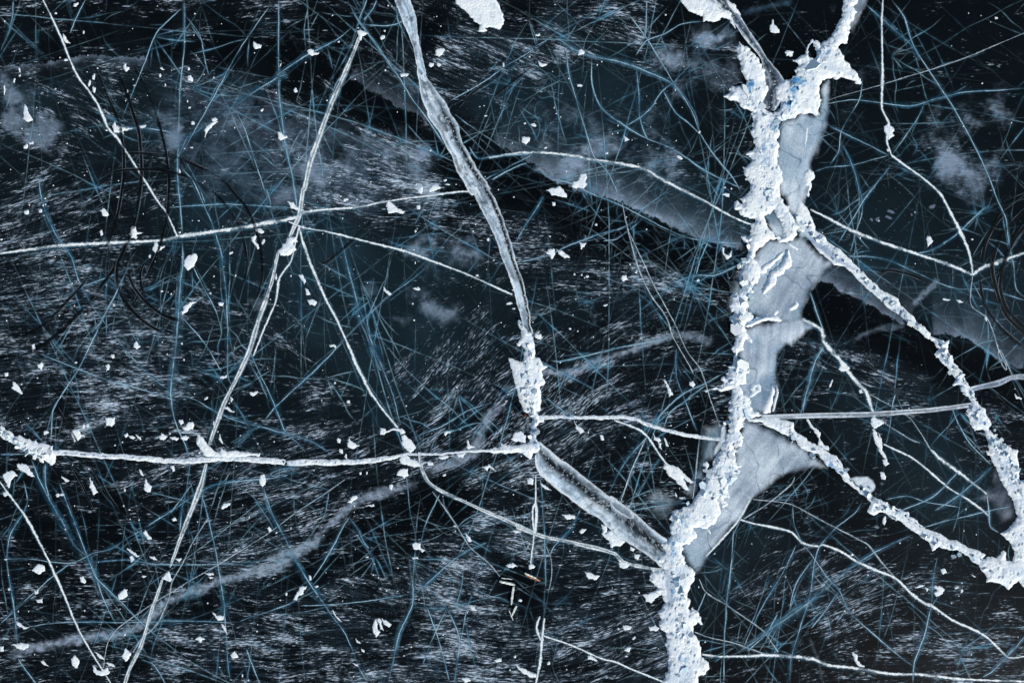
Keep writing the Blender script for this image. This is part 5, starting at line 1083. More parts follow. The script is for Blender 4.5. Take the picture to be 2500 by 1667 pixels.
# ================================================================ SNOW PATCHES
# shaped patches:  tile polygon | optional label
SHP = r"""
A1:190,790 205,830 220,860 240,905 245,925 205,930 180,905 176,850|drop shaped snow patch on the grey haze at the left edge
A1:180,1120 210,1100 215,1125 205,1142 185,1138|
A1:215,1090 260,1085 255,1100 230,1105|
A1:875,925 890,960 960,980 1020,985 985,1000 940,1008 948,1035 925,1015 895,1012 870,1015 860,990|snow wedge where a tyre track meets the thin slanting crack
A1:1045,960 1080,965 1120,955 1115,975 1085,988 1060,975|
A1:945,495 965,490 972,515 998,520 995,535 965,548 945,530|heart shaped snow patch between the second and third tyre tracks
A1:1432,575 1460,575 1478,600 1468,630 1440,615|
A1:1945,320 1965,330 2005,350 1995,372 1955,378 1938,355|
A1:475,255 500,280 515,300 535,335 505,325 480,300|
A1:1620,905 1650,900 1668,915 1640,935 1620,925|
A1:1640,930 1670,925 1610,985 1570,1050 1572,965|
A2:1590,-30 1600,10 1640,60 1700,105 1745,165 1790,185 1780,240 1820,250 1852,232 1830,205 1890,210 1945,228 1985,165 1978,110 1940,50 1905,-30|large thick snow patch hanging from the top edge
A2:478,385 500,375 525,400 560,398 562,410 530,420 505,435 482,420|
A2:850,235 880,235 940,260 890,275 880,310 862,300 860,265|white knot of snow where several cracks meet, upper left
A2:1450,380 1490,368 1520,375 1515,420 1480,432 1450,425|
A2:1405,480 1440,485 1435,505 1415,520 1402,500|
A2:1462,480 1480,483 1498,500 1480,515 1460,505|
A2:1180,565 1205,560 1250,568 1230,585 1190,590|
A2:240,1008 262,1015 290,1035 325,1053 290,1065 262,1078 248,1050|sharp white snow chip lying on the straight pale crack
A2:2118,1055 2150,1045 2180,1058 2170,1085 2140,1105 2120,1095|
A2:1315,1450 1340,1425 1358,1440 1345,1485 1320,1475|
A2:1395,1450 1430,1425 1470,1412 1492,1438 1450,1462 1400,1470|
A3:665,385 690,380 718,395 715,415 665,425|square snow lump at the head of the arching crack
A3:355,460 370,480 400,490 425,492 415,508 380,512 360,490|
A3:655,645 680,648 700,655 690,664 660,665|
A3:298,955 325,943 345,960 335,970 310,965|
A3:240,1060 275,1048 300,1060 290,1085 255,1100 238,1085|
A3:1012,1035 1035,1055 1055,1070 1020,1090|
A4:270,150 290,190 325,225 318,262 255,245 248,220|triangular snow patch just right of the bright rimmed lead's end
A4:368,400 410,380 425,400 420,440 395,425 378,435|small horned snow patch at the tip of the ridge's fork
A4:1120,965 1140,960 1150,930 1170,965 1205,985 1195,1010 1205,1045 1180,1055 1160,1075 1140,1030 1122,1010|star shaped snow splash on the crinkled crack
B1:765,360 790,345 815,362 838,392 820,405 785,395|
B1:765,515 780,508 792,545 770,550|
B1:1000,500 1015,475 1040,480 1052,520 1100,530 1050,545 1040,575 1010,565 985,540|ragged snow splash where a tyre track meets the rising white crack
B1:1178,610 1200,605 1220,630 1265,635 1235,655 1190,685 1170,660|
B1:1490,685 1515,710 1488,780 1440,815 1405,780 1420,725 1455,695|feathered snow patch on the pale vertical crack, upper of two
B1:1530,1058 1470,1075 1440,1120 1400,1155 1388,1135 1410,1090 1460,1055|feathered snow patch on the pale vertical crack, lower of two
B1:1925,555 1960,540 1968,560 1950,590 1975,620 1990,650 1970,655 1950,620 1925,590|
B1:1955,490 1990,495 2030,525 1990,530 1960,515|
B1:1020,1370 1045,1362 1075,1400 1050,1420 1025,1405|
B1:285,1540 320,1515 330,1540 320,1575 295,1570|
B1:243,1380 265,1375 268,1420 255,1445 245,1420|
B2:325,290 360,288 390,330 450,358 400,358 345,350|snow patch perched left of the star shaped crossing
B2:390,560 392,590 360,610 380,655 330,705 270,705 248,655 300,610 330,560|large snow patch just below the star shaped crossing
B2:1085,278 1130,310 1165,345 1218,370 1200,385 1140,370 1095,378 1072,330|large snow patch under the rising crack, left of the wide healed lead
B2:745,270 775,260 790,275 755,292|
B2:1305,320 1335,315 1335,350 1310,345|
B2:405,845 440,840 445,870 460,900 450,925 425,890|upper of three snow dabs in a row below the crossing
B2:455,950 475,960 495,1000 460,1000|middle of three snow dabs in a row below the crossing
B2:470,1040 500,1030 550,1065 525,1082 485,1075|lowest of three snow dabs in a row below the crossing
B2:1050,935 1070,960 1120,1000 1095,1010 1060,975|
B2:1278,950 1320,942 1340,962 1320,972 1290,965|
B2:640,1385 680,1380 695,1400 690,1425 675,1400 645,1400|
B3:715,70 735,105 715,130 730,160 700,185 660,178 650,192 615,175 622,140 660,125 680,80|ragged snow patch lying across the edge of the black lead
B3:420,200 480,182 520,168 548,195 560,220 580,258 520,250 460,242 448,215|kite shaped snow patch inside the black lead
B3:462,290 488,295 490,320 468,322|
B3:670,600 730,605 720,625 695,640 690,665 680,640 685,615|
B3:415,680 445,650 485,655 490,690 465,735 450,700|left wing of a pair of snow patches right of the wide healed lead
B3:500,655 540,665 575,690 600,722 550,715 515,690|right wing of a pair of snow patches right of the wide healed lead
B3:1765,640 1778,640 1785,690 1810,700 1830,665 1838,700 1810,735 1790,720 1768,680|hook shaped snow patch beside the main ridge
B3:1000,855 1035,850 1045,880 1010,895 995,880|
B3:1760,235 1790,225 1818,230 1820,255 1790,245|
B3:330,1305 370,1308 392,1328 360,1345 330,1325|
B4:1455,555 1475,555 1500,590 1480,620 1460,640 1450,610|
B4:1575,1025 1600,1035 1645,1040 1610,1050 1575,1045|
B4:1675,1045 1710,1045 1735,1062 1700,1062|
C1:95,410 125,425 140,450 165,480 175,500 155,505 120,480 80,465 100,440|
C1:30,345 60,340 62,365 40,372|
C1:335,790 360,785 380,800 350,810 335,820|
C1:550,785 580,773 610,785 620,810 640,815 645,830 620,835 595,870 570,880 560,840 545,810|large round eyed snow patch above the left part of the thick crack
C1:800,690 850,685 880,690 878,725 860,755 835,745 815,750 808,720|
C1:945,820 975,805 985,830 965,840|
C1:985,825 1015,825 1040,840 1020,850 995,842|
C1:1040,815 1060,825 1085,850 1080,858 1055,845|
C1:1215,825 1240,810 1275,835 1255,865 1225,860|
C1:1295,835 1340,828 1370,845 1350,862 1315,860|
C1:1375,838 1420,822 1455,835 1420,855 1390,855|
C1:1365,705 1400,705 1405,730 1380,745|
C1:1395,765 1430,750 1445,720 1480,715 1490,740 1480,775 1445,785 1410,785|two lobed snow patch right of the pale vertical crack's foot
C1:1680,810 1690,840 1708,885 1690,875 1672,850|
C1:1910,490 1940,495 1975,482 1965,505 1940,522 1920,515|
C1:1680,375 1735,362 1730,385 1690,390|
C1:1765,530 1785,545 1775,570 1765,560|
C1:1715,610 1740,600 1780,640 1800,635 1790,650 1755,640|
C1:1302,1060 1330,1055 1338,1090 1322,1100|
C1:1065,1085 1080,1090 1100,1135 1075,1125|
C1:1115,1155 1130,1180 1165,1215 1155,1250 1125,1255 1098,1225|
C1:690,1142 712,1175 720,1220 748,1262 712,1270 690,1220|tall pointed snow chip below the thick horizontal crack
C1:465,1130 500,1150 535,1172 510,1180 475,1155|
C1:120,1045 180,1040 220,1060 235,1100 260,1140 215,1130 160,1095 125,1070|fuzzy snow patch below the ragged left snow ridge, right one
C1:15,1120 60,1100 110,1095 130,1130 85,1160 70,1230 45,1190 20,1150|arched fuzzy snow patch at the left edge below the ragged snow ridge
C1:35,1255 65,1250 70,1280 45,1285|
C1:1988,1130 2020,1122 2040,1160 2035,1195 2010,1220 1985,1180|
C1:1690,1380 1720,1345 1768,1335 1745,1370 1705,1390|
C1:1515,815 1560,850 1600,905 1680,965 1690,935 1780,940 1860,945 1950,965 1905,985 1700,992 1580,985 1540,950 1500,870|big snow wedge on the thick horizontal crack with a spiky tip
C1:1900,960 2000,965 1990,985 1920,980|
C2:1025,772 1060,768 1075,785 1130,772 1195,775 1222,800 1210,812 1185,815 1170,795 1110,790 1060,815 1025,820|hooked strip of snow at the end of the long straight crack
C2:1190,820 1222,815 1260,860 1302,925 1260,955 1215,920 1195,870|snow block standing just above the thick horizontal crack
C2:795,850 850,895 872,898 835,930 780,912 776,885|
C2:700,845 728,850 722,885 700,875|
C2:715,925 740,930 745,965 718,955|
C2:1518,795 1545,790 1575,800 1545,808 1530,830 1518,815|
C2:1690,850 1715,895 1755,912 1690,928|
C2:2100,785 2145,830 2140,880 2090,872 2035,855 2042,822|snow patch between the middle ridge and person's left side
C2:1945,910 1960,880 2000,900 2100,905 2100,925 1950,930|
C2:1160,1100 1200,1080 1240,1075 1240,1130 1210,1150 1190,1135 1155,1130|
C2:1100,1200 1120,1195 1130,1210 1115,1245 1100,1225|
C2:770,1335 815,1290 850,1280 855,1305 810,1340|
C2:932,1355 980,1350 985,1368 950,1368|
C2:1190,985 1240,970 1255,1000 1330,1030 1338,1060 1260,1062 1190,1035 1175,1010|snow heap just under the thick crack where it thins
C2:1385,1025 1430,1030 1440,1050 1400,1055|
C2:1810,1060 1870,1045 1910,1090 1860,1070 1845,1090|
C2:1470,985 1600,975 1560,985 1520,1005 1480,1000|
C2:1615,970 1690,960 1660,995 1625,990|
C2:2150,1160 2175,1145 2200,1160 2200,1200 2160,1195|
C3:330,50 385,50 390,72 360,88 335,70|
C3:1320,400 1335,405 1365,460 1385,515 1360,532 1345,470|stretched claw like snow patch left of the main ridge
C3:1520,412 1550,405 1560,440 1545,462 1522,445|
C3:625,700 650,740 715,795 720,805 680,803 645,765|
C3:825,815 850,820 865,860 840,855|
C3:1240,805 1255,835 1290,840 1300,860 1280,870 1240,860|
C3:1275,875 1300,880 1295,910 1305,938 1280,915|
C3:1320,840 1335,850 1355,910 1338,905|
C3:1310,1070 1325,1035 1380,1052 1430,1065 1480,1120 1560,1190 1530,1195 1465,1150 1500,1220 1512,1240 1470,1240 1400,1160 1350,1120|long forked snow patch pointing at the lower main ridge
C3:1625,1030 1650,1025 1665,1050 1640,1090 1622,1060|
C3:1405,1255 1420,1280 1425,1305 1405,1285|
C3:1430,1295 1480,1295 1485,1315 1450,1310|
C3:272,1160 300,1148 328,1165 310,1195 278,1190|
C3:375,1185 410,1205 460,1248 420,1235 385,1215|
C3:540,1425 600,1428 640,1440 640,1465 600,1460 570,1465|
C3:620,1260 655,1258 660,1285 630,1285|
C3:675,1290 695,1285 700,1330 680,1335|
D1:240,700 290,655 340,670 345,710 290,735|
D1:610,755 640,750 665,790 650,805 615,790|
D1:263,845 280,860 298,830 290,880 268,885|
D1:275,930 325,920 325,955 285,950|
D1:905,890 940,845 975,850 970,900 935,930 905,930|
D1:1240,765 1275,725 1290,710 1320,775 1300,790|snow knot joining two white cracks at the lower left
D1:1630,1020 1660,1050 1712,1050 1715,1080 1670,1085 1645,1060|
D1:1690,1110 1720,1130 1745,1195 1715,1170|
D1:1490,1225 1530,1210 1570,1225 1530,1250|
D1:1770,1350 1800,1320 1830,1370 1780,1375|
D1:540,1380 575,1350 610,1400 590,1450 550,1430|
D1:935,1350 960,1300 1005,1340 990,1380 960,1400 940,1380|
D1:705,1430 740,1455 760,1480 820,1450 845,1490 800,1510 740,1505 715,1470|broad ragged snow scrap at the bottom edge on the thin slanting crack
D1:805,1410 850,1410 885,1440 840,1435|
D1:115,1090 150,1110 180,1135 230,1145 180,1155 135,1130|
D1:90,1270 160,1262 230,1265 220,1290 170,1315 120,1295|
D1:0,1290 30,1285 25,1325 0,1325|
D1:305,1400 330,1395 375,1440 340,1430|
D1:990,600 1010,595 1030,620 1000,650|
D1:1140,600 1180,595 1210,630 1170,620|
D1:965,535 1000,545 1070,595 1040,600 1000,565|
D1:1340,615 1395,612 1370,640|
D1:1560,725 1635,725 1640,740 1590,742|
D1:1590,745 1640,760 1610,770|
D1:1105,390 1130,420 1160,465 1130,465 1100,420|
D1:1310,310 1345,300 1355,325 1325,325|
D1:2045,380 2060,370 2085,400 2060,415|
D1:720,1325 770,1350 805,1390 760,1375|
D2:470,830 440,880 385,930 360,930 395,870 430,830|leaning snow patch at the blue star shaped crossing, lower left
D2:482,740 500,745 505,780 488,785|
D2:1268,505 1300,488 1335,500 1340,545 1290,548|round snow lump where two blue fractures meet
D2:1330,530 1375,550 1350,565|
D2:1668,415 1700,435 1735,482 1708,488 1685,450|
D2:2040,400 2080,398 2110,412 2070,420|
D2:1990,665 2040,655 2065,675 2020,685|
D2:665,1000 690,1050 742,1098 700,1078 668,1030|
D2:1000,1075 978,1100 970,1140 980,1190 1000,1220 1030,1175 1005,1130|left blade of the torn snow group in the lower middle
D2:1018,1062 1040,1110 1055,1170 1030,1150 1010,1100|middle blade of the torn snow group in the lower middle
D2:1040,1072 1080,1090 1112,1120 1095,1142 1065,1115|right blade of the torn snow group in the lower middle
D2:835,1225 870,1250 880,1265 850,1258|
D2:880,1300 910,1320 905,1335 885,1322|
D2:820,1415 860,1420 865,1440 835,1430|
D2:1270,605 1310,598 1320,612 1280,622|
D2:1655,1530 1700,1515 1730,1550 1680,1568|
D2:2065,1430 2130,1455 2195,1500 2195,1530 2120,1490|long slanting snow smear near the bottom edge, middle
D2:1900,1390 1960,1375 1955,1400 1915,1405|
D2:1710,975 1750,985 1770,1020 1735,1005|
D3:845,360 880,375 870,420 900,400 960,430 1020,480 985,522 920,525 890,470 850,435|big rounded snow patch on the lower rim of the double edged lead
D3:1060,520 1100,540 1085,560 1060,550|
D3:1095,580 1135,585 1120,625 1095,610|
D3:970,645 1030,640 1070,655 1030,688 985,680|
D3:715,720 770,722 830,750 800,775 740,768|
D3:1160,890 1250,868 1300,882 1270,910 1225,952 1180,940|angled snow patch touching the lower main ridge's left side
D3:1005,1130 1040,1120 1075,1140 1060,1155 1015,1160|
D3:1205,1140 1250,1125 1290,1140 1270,1165 1215,1165|
D3:1010,1310 1045,1290 1078,1295 1050,1335|
D3:728,1360 765,1352 805,1400 740,1385|
D3:185,1420 230,1450 290,1485 345,1500 345,1528 280,1510 215,1465|
D3:670,410 690,385 725,390 700,420 680,425|
D3:120,660 160,650 190,665 165,682 125,680|
D3:285,665 300,645 335,670 320,690 285,700|
D4:875,1325 895,1320 915,1350 925,1395 960,1430 998,1458 940,1440 892,1400|boot shaped snow patch above the smooth bottom crack
D4:1505,830 1545,820 1590,845 1570,885 1525,905 1505,880 1530,860|ragged three legged snow patch in the lower right
D4:1355,840 1400,812 1435,820 1390,838|
D4:1435,840 1465,838 1455,868|
D4:1660,835 1695,825 1690,842 1665,845|
D4:1555,700 1590,690 1600,725 1575,735|
D4:1118,300 1135,285 1140,330 1125,360 1112,340|
D4:1785,730 1805,740 1832,758 1810,755|
C4:1018,735 1025,700 1045,672 1125,730 1105,745 1065,765 1040,765|torn snow patch hanging under the straight pale band
C4:775,320 790,290 830,300 850,325 800,340|
C4:930,480 950,465 965,500 935,500|
C4:1110,1010 1140,1000 1160,1040 1130,1060|
C4:1090,1100 1130,1110 1135,1160 1105,1150|
C4:700,470 705,430 720,400 735,390 728,420 712,455|
C4:525,690 545,700 580,760 635,800 635,850 665,890 712,920 700,948 650,920 625,890 620,840 590,790 550,750|
C4:2120,495 2140,520 2180,540 2170,550 2130,540|
C4:1095,850 1080,800 1100,830 1110,930 1145,1010 1120,1000 1080,930 1050,860 1035,800 1045,770|torn blue white snow strip below the straight band, on the crack
RX:430,565 470,545 460,580 440,575|
R9:380,560 420,590 440,620 410,600|
"""
# small round flecks: tile:x,y,rx,ry,tilt
FLK = """A1 580,35,20,14,20 425,103,14,10,0 640,247,8,14,0 150,540,9,18,0 150,580,12,9,0 35,695,9,36,0 720,590,13,26,-10 685,635,11,26,0 720,690,14,28,0 1240,530,22,8,-30 1225,580,7,22,0 1445,530,13,18,0 1475,945,15,14,0 1375,1310,8,18,0 2005,845,14,12,0 505,460,20,9,0 915,1508,26,7,0 1450,825,14,9,20 1030,655,12,8,0 975,700,9,15,0 1465,1130,12,7,0 110,620,7,14,0 1435,775,7,11,0 1265,650,7,10,0 345,1520,7,10,0 815,998,12,9,0
A2 1062,237,9,9,0 1050,288,22,16,20 380,692,18,17,0 122,845,13,11,0 1972,498,9,16,0 1835,888,13,7,0 1525,1380,15,11,0 1545,1412,26,8,0 1610,1412,9,5,0 265,500,4,24,-20 712,320,10,8,0 955,1392,8,6,0 1700,690,8,7,0 860,215,8,7,0
A3 358,270,22,12,10 255,945,10,8,0 410,1133,14,9,10 880,1172,14,9,15 1440,1205,26,11,-25 808,498,7,8,0 1407,688,5,11,0 1590,1010,9,15,0 965,1018,7,8,0 480,825,5,7,0 495,870,6,5,0 92,497,8,15,0 925,1025,5,6,0
A4 1160,1145,12,18,0 1980,140,13,12,0 430,465,12,6,-30 1940,170,4,6,0 1640,352,4,6,0
B1 205,370,22,18,0 310,360,17,13,0 1145,705,9,13,0 2020,590,10,14,0 1770,680,20,9,25 1803,856,7,10,0 1238,975,11,9,0 1310,995,9,7,0 1690,1070,22,14,0 1610,990,11,7,0 860,1470,18,16,0 825,1548,16,15,0 1520,435,9,6,0 580,1520,13,7,0 10,580,10,9,0 1375,525,14,8,0 455,1160,8,7,0 655,1150,8,8,0 1390,1375,10,10,0 1185,745,7,6,0 330,318,8,12,0
B2 1857,578,11,13,0 1740,515,8,8,0 1300,515,10,12,0 235,865,9,24,0 1770,855,13,9,0 1297,755,5,11,0 2020,1070,25,10,0 1288,657,6,6,0 440,485,7,17,0 2050,1108,14,6,0 345,858,7,8,0 130,600,8,14,0 2045,965,10,6,0
B3 800,465,10,13,0 735,860,20,11,0 1105,830,12,10,0 875,1083,18,8,20 600,1262,14,8,0 215,1375,20,12,15 1580,890,12,10,10 1185,500,8,7,0 635,845,7,9,0 690,850,7,10,0 1785,180,10,7,0 1835,190,10,8,0 1060,770,8,9,0 660,1280,8,6,0 15,738,8,6,0
B4 940,565,10,10,0 1798,578,11,8,0 1905,1180,12,20,0
C1 640,757,11,18,0 670,748,12,13,0 825,305,11,28,-15 1580,540,20,10,25 1680,690,18,15,0 1635,730,10,20,0 470,1278,17,12,0 445,1280,11,12,0 937,875,9,7,0 1408,243,8,8,0 165,430,7,7,0 1135,370,8,5,0 1665,795,8,6,0 500,1540,8,6,0 1525,955,7,9,0 285,385,7,6,0
C2 880,1115,9,14,0 927,1110,8,14,0 1615,455,9,8,0 785,565,11,12,0 683,420,10,8,0 1520,1125,13,9,0 1640,778,10,4,0 765,980,10,18,0 90,885,9,5,0 1990,560,7,5,0
C3 210,125,18,15,0 1325,370,5,5,0 1335,965,8,5,0 1020,838,9,6,0 525,265,8,6,0 1085,1060,8,7,0 360,790,14,11,0
D1 1525,1230,7,6,0 955,1195,8,12,0 955,90,8,14,0 440,130,14,14,0 480,125,14,11,0 40,120,20,20,0 45,620,16,7,0 70,850,13,11,0 1855,1510,8,18,0 990,240,9,8,0 570,210,4,9,0 1070,715,14,4,0 1100,750,22,6,0 1680,1445,8,5,0
D2 540,828,24,9,0 1600,365,14,7,-20 930,603,16,7,0 310,885,9,14,0 345,380,7,6,0 1165,685,6,8,0 205,1048,11,7,0 385,1255,6,6,0 2060,1365,12,12,0 1015,760,7,7,0 235,415,9,7,0 820,815,6,6,0
D3 770,400,0,0,0 630,350,8,5,0 625,410,6,6,0 435,1415,12,14,0 270,1480,1,1,0 50,1390,26,12,10 1090,1220,18,9,30 1030,1360,13,9,0 180,1365,9,12,0 1130,875,8,8,0 525,665,14,5,0 220,935,14,12,0 600,380,5,6,0 970,1150,10,8,0 1585,830,6,8,0
D4 1245,495,9,8,0 1720,860,14,12,40 880,585,13,11,0 1750,235,8,7,0 1640,955,7,7,0 1695,900,7,5,0 110,500,5,5,0 1720,800,10,7,0"""
patches = []; todo = []
def patch_label(c, area, el, ang):
    size = "tiny" if area < 75 else "small" if area < 230 else "medium sized" if area < 650 else "large"
    shape = "rounded" if el < 1.6 else "oval" if el < 2.4 else ("upright narrow" if 60 < ang < 120 else "flat narrow" if (ang < 25 or ang > 155) else "slanting narrow")
    return size, shape
def stats(poly):
    m = poly - poly.mean(0); u, s, vt = np.linalg.svd(m, full_matrices=False)
    a = math.degrees(math.atan2(-vt[0][1], vt[0][0])) % 180
    x, y = poly.T; ar = abs(np.dot(x, np.roll(y, 1)) - np.dot(y, np.roll(x, 1))) / 2
    return poly.mean(0), ar, s[0] / max(s[1], 1e-3), a
k = 0
for ln in SHP.strip().split('\n'):
    pts, lab = ln.split('|'); poly = P(pts); k += 1
    c, ar, el, an = stats(poly); big = ar > 900
    todo.append((poly, c, ar, el, an, lab, 0, 2000 + k * 13))
for ln in FLK.strip().split('\n'):
    w = ln.split(); ox, oy, f = TILE[w[0]]
    for it in w[1:]:
        x, y, rx, ry, tl = [float(v) for v in it.split(',')]
        if rx < 2: continue
        k += 1; t = np.arange(0, math.tau, math.tau / 11); tl = math.radians(tl)
        r = np.array([random.Random(k * 31 + i).uniform(.62, 1.22) for i in range(len(t))])
        px, py = rx * r * np.cos(t), ry * r * np.sin(t)
        poly = np.stack([ox + (x + px * math.cos(tl) + py * math.sin(tl)) * f, oy + (y - px * math.sin(tl) + py * math.cos(tl)) * f], 1)
        c, ar, el, an = stats(poly)
        todo.append((poly, c, ar, el, an, "", 1, 4000 + k * 13))
todo.sort(key=lambda t: -t[2] - (1e6 if t[5] else 0))
for poly, c, ar, el, an, lab, fl, sd_ in todo[:280]:
    big = ar > 900; mid = ar > 150
    o = relief("snow_patch", [poly], .06 if big else .035 if mid else .025, 4 if big else 2.4 if mid else 1.6, 2.4 if big else 1.9 if mid else 1.0, sd_, M_SNOW, res=1.2 if big else .8, bump=.4, detail=6 if big else 4 if mid else 2.8, spike=.8 if big else .5)
    if lab: tag(o, lab, "snow patch", "snow patches scattered over the ice")
    else: patches.append((o, c, ar, el, an))
rest = [t[0] for t in todo[280:]]      # the tiniest flecks, one object
co_, qu_, off_ = [], [], 0
R9 = random.Random(77)
for q_ in range(520):
    x_, y_ = R9.uniform(0, 2500), R9.uniform(0, 1667)
    if x_ > 1700 and y_ < 1300 and R9.random() < .7: continue
    r_ = R9.uniform(1.0, 2.6); rest.append(np.array([(x_ + r_ * R9.uniform(.5, 1.3) * math.cos(t), y_ + r_ * R9.uniform(.5, 1.3) * math.sin(t)) for t in np.arange(0, 6.2, 1.05)]))
for pl in rest:
    x_, y_ = W2(pl[:, 0], pl[:, 1]); cx_, cy_ = x_.mean(), y_.mean(); n_ = len(pl)
    for t, z_ in ((1, -.005), (.7, .018), (.01, .024)):
        for a_, b_ in zip(x_, y_): co_.append((cx_ + (a_ - cx_) * t, cy_ + (b_ - cy_) * t, z_))
    for l_ in (0, 1):
        for i_ in range(n_): qu_.append((off_ + l_ * n_ + i_, off_ + (l_ + 1) * n_ + i_, off_ + (l_ + 1) * n_ + (i_ + 1) % n_, off_ + l_ * n_ + (i_ + 1) % n_))
    off_ += 3 * n_
fl_ = mesh_obj("snow_flecks", np.array(co_), np.array(qu_), M_SNOW, np.tile(np.append(lin(rgb(205, 212, 226)), 1), (len(co_), 1)))
tag(fl_, "countless tiny white snow flecks sprinkled over the dark ice", "snow flecks", kind="stuff")
# grey ghost patches frozen under the surface at the right
for i, it in enumerate(("1180,368,35,15", "1160,410,34,14", "1335,390,11,13", "1495,328,30,19", "1075,425,20,19", "1028,428,14,14")):
    x, y, rx, ry = [float(v) * F7 for v in it.split(',')]; x += 1800; y += 400; t = np.arange(0, math.tau, .5)
    poly = np.stack([x + rx * np.cos(t) * (1 + .2 * np.sin(3 * t + i)), y + ry * np.sin(t) - .3 * rx * np.cos(t) * (1 if i in (3, 4) else -1)], 1)
    gx_, gy_ = grid_for([poly], 4, 1.0); d = sdf(gx_, gy_, poly) + 3 * (fbm(gx_, gy_, 6, 3, i) - .5)
    cc = np.broadcast_to(lin(rgb(104, 118, 142)), gx_.shape + (3,))
    o = emit("frozen_bubble_patch", gx_, gy_, d > 0, np.full(gx_.shape, .005), np.concatenate([cc, (ss(0, 2.5, d) * .75)[..., None]], -1), M_FRAC)
    patches.append((o, poly.mean(0), 61 * (i + 1), 1, 0)); o['k_'] = 1

# labels for every remaining patch: size, shape and the landmark it lies beside, ordinals where still alike
LM = []
for lab, p in LAND:
    short = lab.split(',')[0]
    LM.append((short, smooth_path(p, 25)))
def nearest(c):
    best = None
    for n, p in LM:
        if len(n.split()) > 12: continue
        d = np.hypot(p[:, 0] - c[0], p[:, 1] - c[1]); i = int(d.argmin())
        if best is None or d[i] < best[0]: best = (d[i], n, p[i])
    return best
rows = []
for o, c, ar, el, an in patches:
    kd = "faint grey bubble patch" if 'k_' in o else None
    if kd: del o['k_']
    size, shape = patch_label(c, ar, el, an)
    n, q = min(NAMED, key=lambda t: (t[1][0] - c[0]) ** 2 + (t[1][1] - c[1]) ** 2)
    dx, dy = c[0] - q[0], c[1] - q[1]; dist = math.hypot(dx, dy)
    far = "close " if dist < 70 else "" if dist < 170 else "well "
    head = kd or f"{size} {shape} snow patch"
    rows.append([o, c, head, f"{head} {far}{rel(c[0], c[1], dx, dy)} the {n}"])
ORD = ["first", "second", "third", "fourth", "fifth", "sixth", "seventh", "eighth", "ninth"]
from collections import defaultdict
def groups():
    g = defaultdict(list)
    for r in rows: g[r[3]].append(r)
    return [v for v in g.values() if len(v) > 1]
NUM = {2: "two", 3: "three", 4: "four", 5: "five", 6: "six", 7: "seven", 8: "eight", 9: "nine"}
for v in groups():
    xs = [r[1][0] for r in v]; ys = [r[1][1] for r in v]
    hor = max(xs) - min(xs) > max(ys) - min(ys); v.sort(key=lambda r: r[1][0] if hor else r[1][1])
    for i, r in enumerate(v):
        if len(v) == 2: s = ("left one" if i == 0 else "right one") if hor else ("upper one" if i == 0 else "lower one")
        else: s = f"{ORD[i]} from " + ("left" if hor else "top")
        r[3] = r[3] + ", " + s
for r in rows:
    cat = "bubble patch" if r[2].startswith("faint") else "snow patch"
    tag(r[0], r[3], cat, "snow patches scattered over the ice" if cat == "snow patch" else "grey bubble patches frozen under the surface")

# ================================================================ BROKEN ICE SPLINTERS
def bar(name, a, b, wid, thick, z, rot, col, lab, cat="ice splinter", grp="broken ice splinters standing in a cluster"):
    (x0, y0), (x1, y1) = P(a)[0], P(b)[0]
    (xa, xb), (ya, yb) = W2([x0, x1], [y0, y1]); L = math.hypot(xb - xa, yb - ya)
    bm = bmesh.new(); r = random.Random(hash(lab) & 255 if False else len(lab)); n = 9; ring = []
    for i in range(n + 1):
        t = i / n; w = wid * (0.55 + .45 * math.sin(math.pi * min(max(t * .9 + .08, 0), 1))) * r.uniform(.8, 1.15); h = thick * r.uniform(.75, 1.1)
        c = (t * L + r.uniform(-.01, .01), r.uniform(-.015, .015), h * .5)
        ring.append([bm.verts.new((c[0], c[1] + w * u, c[2] + h * v)) for u, v in ((-.5, -.5), (.5, -.42), (.42, .5), (-.35, .42))])
    for p, q in zip(ring, ring[1:]):
        for k_ in range(4): bm.faces.new((p[k_], p[(k_ + 1) % 4], q[(k_ + 1) % 4], q[k_]))
    bm.faces.new(ring[0][::-1]); bm.faces.new(ring[-1])
    bmesh.ops.recalc_face_normals(bm, faces=bm.faces)
    me = bpy.data.meshes.new(name); bm.to_mesh(me); bm.free(); me.materials.append(col)
    o = bpy.data.objects.new(name, me); COL.objects.link(o); o.location = (xa, ya, z)
    o.rotation_euler = (0, -math.radians(rot), math.atan2(yb - ya, xb - xa)); tag(o, lab, cat, grp); return o
M_SPL = mat_plain("splintered ice", rgb(222, 226, 226), .4, .15, 9); M_SHARD = mat_plain("orange lit shard ice", rgb(170, 120, 84), .8, .35, 12)
bar("ice_splinter", "D3:60,785", "D3:182,812", .22, .20, 0, 3, M_SPL, "bright white ice splinter lying level, left end of the cluster")
bar("ice_splinter", "D3:168,828", "D3:152,962", .19, .16, 0, 2, M_SPL, "upright pale ice splinter hanging under the level one")
bar("ice_splinter", "D3:75,762", "D3:160,772", .07, .08, 0, 0, M_SPL, "thin ice sliver just above the bright level splinter")
bar("ice_splinter", "D3:192,975", "D3:155,1050", .20, .10, 0, 2, M_SPL, "short pale ice splinter at the lower end of the cluster")
bar("ice_splinter", "D3:135,1010", "D3:165,1085", .08, .07, 0, 0, M_SPL, "thin bent ice sliver lowest in the cluster")
bar("ice_shard", "D3:262,735", "D3:372,782", .22, .14, 0, 2, M_SHARD, "brown tinted plank with a frosted upper edge, right of the splinters", "shard", None)  # ice shard; its orange lit look is put into the brown colour
bar("ice_splinter", "D3:255,722", "D3:345,762", .12, .2, 0, 1, M_SPL, "frosted white sliver lying along the brown tinted plank")

